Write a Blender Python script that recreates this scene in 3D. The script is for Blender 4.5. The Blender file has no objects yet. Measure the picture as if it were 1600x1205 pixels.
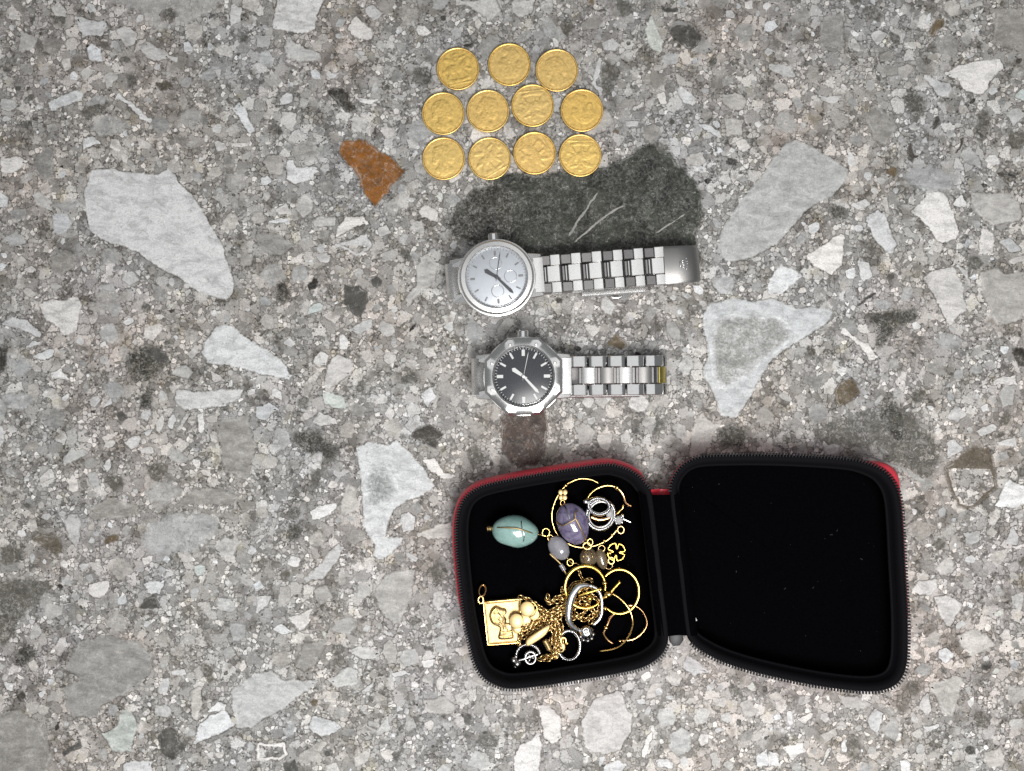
import bpy, bmesh, math, random
from mathutils import Vector, Matrix, noise as mnoise
from mathutils.geometry import tessellate_polygon
sc = bpy.context.scene
COL = sc.collection
PI = math.pi
# ---------------------------------------------------------------- camera
H = 0.55                      # lens height above the stone
S = 0.525 / 1600              # metres on the stone per photo pixel
cam = bpy.data.cameras.new('camera')
cam.sensor_width = 36.0
cam.lens = 36.0 * H / 0.525
cam.clip_start = 0.01
cam.clip_end = 50
camo = bpy.data.objects.new('camera', cam)
camo.location = (0, 0, H)
COL.objects.link(camo)
sc.camera = camo
# ---------------------------------------------------------------- room light
world = bpy.data.worlds.new('World')
sc.world = world
world.use_nodes = True
bg = world.node_tree.nodes['Background']
bg.inputs[0].default_value = (0.94, 0.97, 1.0, 1)
bg.inputs[1].default_value = 0.22
def area_light(name, loc, target, size, power, color):
    l = bpy.data.lights.new(name, 'AREA')
    l.shape = 'SQUARE'; l.size = size; l.energy = power; l.color = color
    o = bpy.data.objects.new(name, l); COL.objects.link(o)
    o.location = loc
    o.rotation_euler = (Vector(target) - Vector(loc)).to_track_quat('-Z', 'Y').to_euler()
area_light('ceiling_light', (0.10, -0.10, 1.5), (0.05, -0.03, 0), 1.8, 7.2, (0.97, 0.985, 1.0))
area_light('room_lamp', (0.12, -0.30, 0.70), (0.07, -0.10, 0), 0.30, 6.3, (1.0, 0.982, 0.96))
sc.view_settings.view_transform = 'Standard'
sc.view_settings.look = 'None'
sc.view_settings.exposure = -0.08
sc.view_settings.gamma = 1.0
sc.view_settings.use_curve_mapping = False
sc.render.engine = 'CYCLES'
sc.cycles.max_bounces = 8
sc.cycles.use_denoising = True
sc.cycles.sample_clamp_indirect = 4.0

# ---------------------------------------------------------------- helpers
def P(x, y, z=0.0):
    """a point z metres above the stone that stands over photo position x, y"""
    k = S * (H - z) / H
    return Vector(((x - 800) * k, (602.5 - y) * k, z))
def tag(o, label=None, cat=None, group=None, kind=None):
    if label: o['label'] = label
    if cat: o['category'] = cat
    if group: o['group'] = group
    if kind: o['kind'] = kind
    return o
def link(o, parent=None):
    COL.objects.link(o)
    if parent: o.parent = parent
    return o
def empty(name, loc=(0, 0, 0), rz=0.0):
    o = bpy.data.objects.new(name, None)
    o.empty_display_size = 0.005
    o.location = loc; o.rotation_euler = (0, 0, rz)
    return link(o)
class MB:
    def __init__(s): s.v = []; s.f = []; s.m = []
    def add(s, vs, fs, mi=0):
        n = len(s.v); s.v += [tuple(p) for p in vs]
        s.f += [tuple(i + n for i in f) for f in fs]; s.m += [mi] * len(fs)
        return s
    def mesh(s, name, mats, smooth=True):
        me = bpy.data.meshes.new(name); me.from_pydata(s.v, [], s.f)
        for m in (mats if isinstance(mats, (list, tuple)) else [mats]): me.materials.append(m)
        if len(set(s.m)) > 1: me.polygons.foreach_set('material_index', s.m)
        if smooth: me.polygons.foreach_set('use_smooth', [True] * len(me.polygons))
        bm = bmesh.new(); bm.from_mesh(me)
        bmesh.ops.recalc_face_normals(bm, faces=bm.faces); bm.to_mesh(me); bm.free()
        me.update()
        return me
    def obj(s, name, mats, parent=None, smooth=True, auto=None):
        me = s.mesh(name, mats, smooth)
        if auto is not None:
            try: me.set_sharp_from_angle(angle=math.radians(auto))
            except Exception: pass
        return link(bpy.data.objects.new(name, me), parent)
def spline(pts, n=6, closed=False):
    """Catmull-Rom through points (any dimension)"""
    pts = [Vector(p) for p in pts]; N = len(pts); out = []
    rng = range(N if closed else N - 1)
    for i in rng:
        p1, p2 = pts[i], pts[(i + 1) % N]
        p0 = pts[i - 1] if (closed or i > 0) else p1 * 2 - p2
        p3 = pts[(i + 2) % N] if (closed or i + 2 < N) else p2 * 2 - p1
        for k in range(n):
            t = k / n
            out.append(0.5 * ((2 * p1) + (p2 - p0) * t + (2 * p0 - 5 * p1 + 4 * p2 - p3) * t * t + (3 * p1 - p0 - 3 * p2 + p3) * t ** 3))
    if not closed: out.append(pts[-1])
    return out
def resample(pts, n, closed=True):
    q = list(pts) + ([pts[0]] if closed else [])
    L = [0.0]
    for a, b in zip(q, q[1:]): L.append(L[-1] + (Vector(b) - Vector(a)).length)
    out = []; j = 0
    for i in range(n):
        d = L[-1] * i / (n if closed else n - 1)
        while j < len(L) - 2 and L[j + 1] < d: j += 1
        t = (d - L[j]) / max(L[j + 1] - L[j], 1e-12)
        out.append(Vector(q[j]).lerp(Vector(q[j + 1]), t))
    return out
def tube(mb, pts, r, closed=False, seg=8, mi=0, flat=1.0):
    """r: radius or list of radii along the way"""
    pts = [Vector(p) for p in pts]; N = len(pts)
    rs = r if isinstance(r, (list, tuple)) else [r] * N
    vs = []; fs = []
    up = Vector((0, 0, 1)); prev = None
    for i, p in enumerate(pts):
        if closed: t = pts[(i + 1) % N] - pts[i - 1]
        else: t = pts[min(i + 1, N - 1)] - pts[max(i - 1, 0)]
        t = t.normalized() if t.length > 0 else Vector((1, 0, 0))
        a = up - t * up.dot(t)
        if a.length < 0.05: a = (prev if prev is not None else Vector((1, 0, 0))) - t * (prev.dot(t) if prev is not None else t.x)
        a.normalize(); prev = a
        b = t.cross(a)
        for k in range(seg):
            q = 2 * PI * k / seg
            vs.append(p + (a * math.cos(q) * flat + b * math.sin(q)) * rs[i])
    for i in range(N if closed else N - 1):
        j = (i + 1) % N
        for k in range(seg):
            k2 = (k + 1) % seg
            fs.append((i * seg + k, i * seg + k2, j * seg + k2, j * seg + k))
    if not closed:
        fs.append(tuple(range(seg))); fs.append(tuple((N - 1) * seg + k for k in range(seg)))
    return mb.add(vs, fs, mi)
def ball(mb, c, r, scale=(1, 1, 1), rot=None, u=16, w=10, mi=0):
    vs = []; fs = []; c = Vector(c)
    M = rot if rot is not None else Matrix.Identity(3)
    vs.append(c + M @ Vector((0, 0, r * scale[2])))
    for j in range(1, w):
        th = PI * j / w
        for i in range(u):
            ph = 2 * PI * i / u
            vs.append(c + M @ Vector((r * scale[0] * math.sin(th) * math.cos(ph), r * scale[1] * math.sin(th) * math.sin(ph), r * scale[2] * math.cos(th))))
    vs.append(c + M @ Vector((0, 0, -r * scale[2])))
    for i in range(u):
        i2 = (i + 1) % u
        fs.append((0, 1 + i, 1 + i2))
        fs.append((len(vs) - 1, 1 + (w - 2) * u + i2, 1 + (w - 2) * u + i))
        for j in range(w - 2):
            fs.append((1 + j * u + i, 1 + (j + 1) * u + i, 1 + (j + 1) * u + i2, 1 + j * u + i2))
    return mb.add(vs, fs, mi)
def loft(mb, loops, closed=True, cap0=False, cap1=False, mi=0):
    n = len(loops[0]); vs = [p for l in loops for p in l]; fs = []
    for a in range(len(loops) - 1):
        for i in range(n if closed else n - 1):
            j = (i + 1) % n
            fs.append((a * n + i, a * n + j, (a + 1) * n + j, (a + 1) * n + i))
    if cap0: fs.append(tuple(range(n)))
    if cap1: fs.append(tuple((len(loops) - 1) * n + i for i in range(n)))
    return mb.add(vs, fs, mi)
def offset2d(pts, d):
    """closed outline moved outward by d (number or list) in plan"""
    n = len(pts)
    ar = sum(pts[i].x * pts[(i + 1) % n].y - pts[(i + 1) % n].x * pts[i].y for i in range(n))
    sg = 1 if ar > 0 else -1
    out = []
    for i in range(n):
        t = pts[(i + 1) % n] - pts[i - 1]
        nn = Vector((t.y, -t.x, 0)) * sg
        if nn.length > 0: nn.normalize()
        dd = d[i] if isinstance(d, (list, tuple)) else d
        out.append(Vector((pts[i].x + nn.x * dd, pts[i].y + nn.y * dd, pts[i].z)))
    return out
def plate(mb, outline, z0, z1, bev=0.0003, mi=0):
    """a flat piece with softened upper edge; outline in plan"""
    o = [Vector((p[0], p[1], 0)) for p in outline]
    zz = lambda l, z: [Vector((p.x, p.y, z)) for p in l]
    loft(mb, [zz(o, z0), zz(o, z1 - bev), zz(offset2d(o, -bev * 0.4), z1 - bev * 0.3), zz(offset2d(o, -bev), z1)], cap0=True, cap1=True, mi=mi)
    return mb
def revolve(mb, prof, n=48, c=(0, 0, 0), mi=0, cap0=False, cap1=False):
    loops = [[Vector((c[0] + r * math.cos(2 * PI * i / n), c[1] + r * math.sin(2 * PI * i / n), c[2] + z)) for i in range(n)] for r, z in prof]
    return loft(mb, loops, cap0=cap0, cap1=cap1, mi=mi)
def box(mb, c, sx, sy, sz, rot=None, bev=0.0, mi=0):
    """box with chamfered top and ends (24 faces at most)"""
    c = Vector(c); M = rot if rot is not None else Matrix.Identity(3)
    x, y, z = sx / 2, sy / 2, sz / 2; b = min(bev, x * .45, y * .45, z * .9)
    lo = [(-x, -y), (x, -y), (x, y), (-x, y)]
    if b <= 0: loops = [[(p[0], p[1], -z) for p in lo], [(p[0], p[1], z) for p in lo]]
    else:
        k = [(-x + b, -y + b), (x - b, -y + b), (x - b, y - b), (-x + b, y - b)]
        loops = [[(p[0], p[1], -z) for p in lo], [(p[0], p[1], z - b) for p in lo], [(p[0], p[1], z) for p in k]]
    return loft(mb, [[c + M @ Vector(p) for p in l] for l in loops], cap0=True, cap1=True, mi=mi)

# ---------------------------------------------------------------- node helpers
class NT:
    def __init__(s, tree): s.t = tree
    def n(s, ty, **kw):
        o = s.t.nodes.new(ty)
        for k, v in kw.items():
            if k.startswith('_'): setattr(o, k[1:], v)
        return o
    def set(s, sock, v):
        if hasattr(v, 'is_output') or hasattr(v, 'links'): s.t.links.new(v, sock)
        else: sock.default_value = v
    def math(s, op, a, b=0.5, clamp=False):
        o = s.n('ShaderNodeMath', _operation=op, _use_clamp=clamp); s.set(o.inputs[0], a); s.set(o.inputs[1], b); return o.outputs[0]
    def rng(s, v, a, b, c=0.0, d=1.0, smooth=True):
        o = s.n('ShaderNodeMapRange', _interpolation_type='SMOOTHSTEP' if smooth else 'LINEAR')
        s.set(o.inputs['Value'], v); s.set(o.inputs['From Min'], a); s.set(o.inputs['From Max'], b); s.set(o.inputs['To Min'], c); s.set(o.inputs['To Max'], d); return o.outputs[0]
    def mix(s, f, a, b, mode='MIX'):
        o = s.n('ShaderNodeMix', _data_type='RGBA', _blend_type=mode)
        s.set(o.inputs[0], f); s.set(o.inputs[6], a); s.set(o.inputs[7], b); return o.outputs[2]
    def noise(s, vec, scale, detail=4, rough=0.6, dist=0.0):
        o = s.n('ShaderNodeTexNoise'); s.set(o.inputs['Vector'], vec)
        o.inputs['Scale'].default_value = scale; o.inputs['Detail'].default_value = detail; o.inputs['Roughness'].default_value = rough; o.inputs['Distortion'].default_value = dist
        return o
    def vor(s, vec, scale, feature='F1', rnd=1.0):
        o = s.n('ShaderNodeTexVoronoi', _feature=feature, _voronoi_dimensions='2D'); s.set(o.inputs['Vector'], vec)
        o.inputs['Scale'].default_value = scale; o.inputs['Randomness'].default_value = rnd
        return o
    def ramp(s, f, stops, interp='LINEAR'):
        o = s.n('ShaderNodeValToRGB'); s.set(o.inputs[0], f); cr = o.color_ramp; cr.interpolation = interp
        while len(cr.elements) < len(stops): cr.elements.new(0.5)
        for e, (p, c) in zip(cr.elements, stops):
            e.position = p; e.color = (c[0], c[1], c[2], 1) if isinstance(c, tuple) else (c, c, c, 1)
        return o.outputs[0]
    def vmath(s, op, a, b):
        o = s.n('ShaderNodeVectorMath', _operation=op); s.set(o.inputs[0], a); s.set(o.inputs[1], b); return o.outputs[0]
    def sep(s, c):
        o = s.n('ShaderNodeSeparateColor'); s.set(o.inputs[0], c); return o.outputs
def material(name):
    m = bpy.data.materials.new(name); m.use_nodes = True
    nt = NT(m.node_tree); return m, nt, m.node_tree.nodes['Principled BSDF']
def simple(name, col, rough=0.5, metal=0.0, spec=0.5, var=0.0, scale=400, rvar=0.0, bump=0.0, bscale=900, **extra):
    m, nt, b = material(name)
    geo = nt.n('ShaderNodeNewGeometry').outputs['Position']
    b.inputs['Metallic'].default_value = metal; b.inputs['Specular IOR Level'].default_value = spec
    n = nt.noise(geo, scale, 5, 0.6)
    f = nt.rng(n.outputs[0], 0.3, 0.7, 1 - var, 1 + var * 0.5, False)
    hsv = nt.n('ShaderNodeHueSaturation'); nt.set(hsv.inputs['Value'], f); hsv.inputs['Color'].default_value = (*col, 1)
    nt.set(b.inputs['Base Color'], hsv.outputs[0])
    nt.set(b.inputs['Roughness'], nt.rng(nt.noise(geo, scale * 0.6, 3).outputs[0], 0.3, 0.7, max(rough - rvar, 0.02), rough + rvar, False))
    if bump:
        bp = nt.n('ShaderNodeBump'); bp.inputs['Strength'].default_value = bump; bp.inputs['Distance'].default_value = 0.0002
        nt.set(bp.inputs['Height'], nt.noise(geo, bscale, 4).outputs[0]); nt.set(b.inputs['Normal'], bp.outputs[0])
    for k, v in extra.items(): b.inputs[k].default_value = v
    return m
# ---------------------------------------------------------------- the stone: speckled ground mass
def ground_mass(nt):
    """returns (colour, height) of the fine-grained ground mass, in plan millimetres"""
    pos = nt.n('ShaderNodeNewGeometry').outputs['Position']
    p = nt.vmath('MULTIPLY', pos, (1000, 1000, 0))
    w = nt.noise(p, 0.9, 4, 0.7)
    wv = nt.vmath('MULTIPLY', nt.vmath('SUBTRACT', w.outputs['Color'], (0.5, 0.5, 0.5)), (2.0, 2.0, 0))
    q = nt.vmath('ADD', p, wv)
    midn = nt.noise(p, 0.075, 4, 0.6)
    mid = nt.sep(midn.outputs['Color'])
    fine = nt.noise(p, 1.5, 4, 0.8).outputs[0]
    # fine grit, 1 mm
    v2 = nt.sep(nt.vor(q, 1.0).outputs['Color'])
    grit = nt.ramp(v2[0], [(0.0, 0.10), (0.25, 0.19), (0.6, 0.28), (0.85, 0.40), (1.0, 0.52)])
    # grains of 2 to 3 mm with dark seams between
    v1 = nt.sep(nt.vor(q, 0.44).outputs['Color'])
    e1 = nt.vor(q, 0.44, 'DISTANCE_TO_EDGE').outputs['Distance']
    grain = nt.ramp(v1[0], [(0.0, 0.20), (0.25, 0.28), (0.6, 0.37), (0.85, 0.48), (1.0, 0.60)])
    gmask = nt.math('MULTIPLY', nt.rng(v1[1], 0.30, 0.36), nt.rng(e1, 0.03, 0.12))
    c = nt.mix(gmask, grit, grain)
    s1 = nt.math('MULTIPLY', nt.rng(e1, 0.0, 0.11, 1.0, 0.0), nt.rng(mid[0], 0.34, 0.54, 0.35, 0.95))
    c = nt.mix(s1, c, (0.125, 0.115, 0.103, 1))
    # pebbles of 5 to 8 mm showing here and there
    q3 = nt.vmath('ADD', q, nt.vmath('MULTIPLY', nt.vmath('SUBTRACT', nt.noise(p, 0.3, 3, 0.6).outputs['Color'], (0.5, 0.5, 0.5)), (5.0, 5.0, 0)))
    v3 = nt.sep(nt.vor(q3, 0.165).outputs['Color'])
    e3 = nt.vor(q3, 0.165, 'DISTANCE_TO_EDGE').outputs['Distance']
    thr = nt.rng(mid[1], 0.38, 0.62, 0.85, 0.40, False)
    pm = nt.math('MULTIPLY', nt.rng(nt.math('SUBTRACT', v3[1], thr), 0.0, 0.03), nt.rng(e3, 0.03, 0.08))
    peb = nt.ramp(v3[0], [(0.0, 0.24), (0.4, 0.33), (0.75, 0.43), (1.0, 0.53)])
    c = nt.mix(nt.math('MULTIPLY', pm, 0.85), c, peb)
    sm = nt.math('MULTIPLY', nt.rng(e3, 0.0, 0.045, 1.0, 0.0), nt.rng(v3[2], 0.45, 0.55))
    c = nt.mix(nt.math('MULTIPLY', sm, 0.8), c, (0.10, 0.094, 0.085, 1))
    # milky zones and darker cloudy zones in the rock
    c = nt.mix(nt.rng(nt.noise(p, 0.2, 4, 0.75, 0.8).outputs[0], 0.55, 0.70, 0.0, 0.6), c, (0.37, 0.365, 0.36, 1))
    c = nt.mix(nt.rng(mid[2], 0.50, 0.66, 0.0, 0.85), c, nt.mix(1.0, c, (0.56, 0.54, 0.51, 1), 'MULTIPLY'))
    c = nt.mix(1.0, c, nt.rng(fine, 0.28, 0.72, 0.62, 1.32, False), 'MULTIPLY')
    # long wandering hairline seams
    qc = nt.vmath('ADD', p, nt.vmath('MULTIPLY', nt.noise(p, 0.06, 5, 0.65).outputs['Color'], (34, 34, 0)))
    ec = nt.vor(qc, 0.045, 'DISTANCE_TO_EDGE').outputs['Distance']
    c = nt.mix(nt.math('MULTIPLY', nt.rng(ec, 0.0, 0.014, 1.0, 0.0), nt.rng(mid[1], 0.44, 0.56, 0.0, 0.75)), c, (0.11, 0.105, 0.10, 1))
    # pale crystal dots and black specks
    vs = nt.vor(p, 0.30); dots = nt.sep(vs.outputs['Color'])
    spk = nt.math('MULTIPLY', nt.rng(vs.outputs['Distance'], 0.09, 0.16, 1.0, 0.0), nt.rng(dots[2], 0.86, 0.88))
    c = nt.mix(nt.math('MULTIPLY', spk, 0.85), c, (0.03, 0.028, 0.026, 1))
    # slow drifts of tint: cool, rosy, ochre
    big = nt.sep(nt.noise(p, 0.013, 3, 0.6).outputs['Color'])
    c = nt.mix(1.0, c, nt.ramp(big[0], [(0.36, (0.99, 0.995, 1.012)), (0.5, (1.01, 1.0, 0.985)), (0.62, (1.04, 0.997, 0.96))]), 'MULTIPLY')
    c = nt.mix(nt.rng(big[1], 0.5, 0.68, 0.0, 0.8), c, nt.mix(1.0, c, (1.02, 0.975, 0.965, 1), 'MULTIPLY'))
    c = nt.mix(nt.rng(mid[0], 0.58, 0.72, 0.0, 0.8), c, nt.mix(1.0, c, (0.99, 0.96, 0.84, 1), 'MULTIPLY'))
    c = nt.mix(1.0, c, (1.08, 1.075, 1.065, 1), 'MULTIPLY')
    return c, fine, p
def stone_finish(nt, b, col, h):
    col = nt.mix(1.0, col, nt.mix(1.0, nt.mix(1.0, col, (0.80, 0.80, 0.80, 1), 'MULTIPLY'), (0.755, 0.75, 0.742, 1), 'ADD'), 'MULTIPLY')
    nt.set(b.inputs['Base Color'], col)
    nt.set(b.inputs['Roughness'], nt.rng(h, 0.3, 0.7, 0.42, 0.58, False))
    b.inputs['Specular IOR Level'].default_value = 0.18
    bp = nt.n('ShaderNodeBump'); bp.inputs['Strength'].default_value = 0.35; bp.inputs['Distance'].default_value = 0.00018
    nt.set(bp.inputs['Height'], h); nt.set(b.inputs['Normal'], bp.outputs[0])
M_ground, nt, b = material('stone_ground_mass')
c, h, p = ground_mass(nt); stone_finish(nt, b, c, h)
M_chip, nt, b = material('stone_chip')
c, h, p = ground_mass(nt)
def attr(nt, name):
    o = nt.n('ShaderNodeAttribute', _attribute_name=name); return o
cc = attr(nt, 'chipcol'); ee = attr(nt, 'edge').outputs['Fac']; fz = attr(nt, 'fuzz').outputs['Fac']; rd = attr(nt, 'seed').outputs['Fac']
pp = nt.vmath('ADD', p, nt.n('ShaderNodeCombineXYZ').outputs[0])
cx = nt.n('ShaderNodeCombineXYZ'); nt.set(cx.inputs[2], nt.math('MULTIPLY', rd, 90.0)); pp = nt.vmath('ADD', p, cx.outputs[0])
mp = nt.n('ShaderNodeMapping'); nt.set(mp.inputs['Vector'], pp); mp.inputs['Rotation'].default_value = (0, 0, .65); mp.inputs['Scale'].default_value = (.45, 1, 1)
n1 = nt.noise(mp.outputs[0], 0.24, 7, 0.74, 0.35).outputs[0]
n2 = nt.noise(pp, 1.3, 4, 0.8).outputs[0]
f = nt.math('MULTIPLY', nt.rng(n1, 0.30, 0.70, 0.60, 1.22, False), nt.rng(n2, 0.28, 0.72, 0.80, 1.18, False))
body = nt.mix(1.0, cc.outputs['Color'], f, 'MULTIPLY')
wv = nt.noise(pp, 0.33, 4, 0.7)
wob = nt.vmath('ADD', pp, nt.vmath('MULTIPLY', wv.outputs['Color'], (8, 8, 0)))
sel = nt.sep(wv.outputs['Color'])
vein = nt.vor(wob, 0.11, 'DISTANCE_TO_EDGE').outputs['Distance']
lin = nt.rng(vein, 0.0, 0.022, 1.0, 0.0)
body = nt.mix(nt.math('MULTIPLY', lin, nt.rng(sel[0], 0.50, 0.58, 0.0, 0.5)), body, (0.50, 0.49, 0.47, 1))
body = nt.mix(nt.math('MULTIPLY', lin, nt.rng(sel[0], 0.53, 0.43, 0.0, 0.65)), body, (0.15, 0.145, 0.135, 1))
body = nt.mix(nt.math('MULTIPLY', nt.rng(n1, 0.54, 0.70, 0.0, 0.65), nt.rng(nt.sep(cc.outputs['Color'])[1], 0.15, 0.25)), body, nt.mix(0.5, c, (0.46, 0.46, 0.46, 1)))
lum = nt.sep(cc.outputs['Color'])[1]
fl = nt.math('MULTIPLY', nt.rng(n2, 0.58, 0.74, 0.0, 0.5), nt.rng(lum, 0.08, 0.16, 1.0, 0.0))
body = nt.mix(fl, body, (0.30, 0.305, 0.29, 1))
body = nt.mix(nt.rng(lum, 0.06, 0.12, 1.0, 0.0), body, nt.mix(1.0, body, nt.rng(nt.noise(pp, 0.07, 5, 0.7, 0.8).outputs[0], 0.38, 0.64, 0.55, 1.9, False), 'MULTIPLY'))
hc = nt.vor(wob, 0.32, 'DISTANCE_TO_EDGE').outputs['Distance']
body = nt.mix(nt.math('MULTIPLY', nt.math('MULTIPLY', nt.rng(hc, 0.0, 0.05, 1.0, 0.0), nt.rng(lum, 0.05, 0.10, 1.0, 0.0)), nt.rng(sel[1], 0.46, 0.6, 0.0, 0.45)), body, (0.27, 0.28, 0.26, 1))
# where a chip runs into the ground mass
amp = nt.rng(fz, 0.0, 1.0, 1.05, 1.8, False)
en = nt.math('ADD', ee, nt.math('MULTIPLY', nt.math('SUBTRACT', nt.noise(p, 0.55, 5, 0.78, 0.5).outputs[0], 0.5), amp))
hi = nt.rng(fz, 0.0, 1.0, 0.45, 1.05, False)
mask = nt.rng(en, 0.05, hi)
hole = nt.rng(nt.noise(pp, 0.5, 5, 0.8, 1.0).outputs[0], 0.42, 0.56)
mask = nt.math('MULTIPLY', mask, nt.math('SUBTRACT', 1.0, nt.math('MULTIPLY', nt.math('SUBTRACT', 1.0, hole), nt.math('MULTIPLY', fz, 0.62))))
nfz = nt.math('SUBTRACT', 1.0, fz)
rs = nt.noise(pp, 0.16, 2).outputs[0]
rimd = nt.math('MULTIPLY', nt.math('MULTIPLY', nt.rng(en, 0.0, 0.6, 1.0, 0.0), nt.rng(rs, 0.42, 0.56)), nfz)
riml = nt.math('MULTIPLY', nt.math('MULTIPLY', nt.rng(nt.math('ABSOLUTE', nt.math('SUBTRACT', en, 0.75)), 0.0, 0.30, 1.0, 0.0), nt.rng(rs, 0.52, 0.38)), nfz)
un = attr(nt, 'under')
out = nt.mix(mask, nt.mix(un.outputs['Alpha'], c, nt.mix(1.0, un.outputs['Color'], f, 'MULTIPLY')), body)
out = nt.mix(nt.math('MULTIPLY', rimd, 0.85), out, nt.mix(1.0, out, (0.34, 0.32, 0.30, 1), 'MULTIPLY'))
out = nt.mix(nt.math('MULTIPLY', riml, 0.45), out, (0.60, 0.60, 0.595, 1))
stone_finish(nt, b, out, n2)

floor_mb = MB()
floor_mb.add([(-0.75, -0.6, 0), (0.75, -0.6, 0), (0.75, 0.6, 0), (-0.75, 0.6, 0)], [(0, 1, 2, 3)])
floor = floor_mb.obj('stone_floor', M_ground, smooth=False)
tag(floor, 'grey speckled conglomerate stone surface full of pale and dark chips', 'stone floor', kind='structure')

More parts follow.
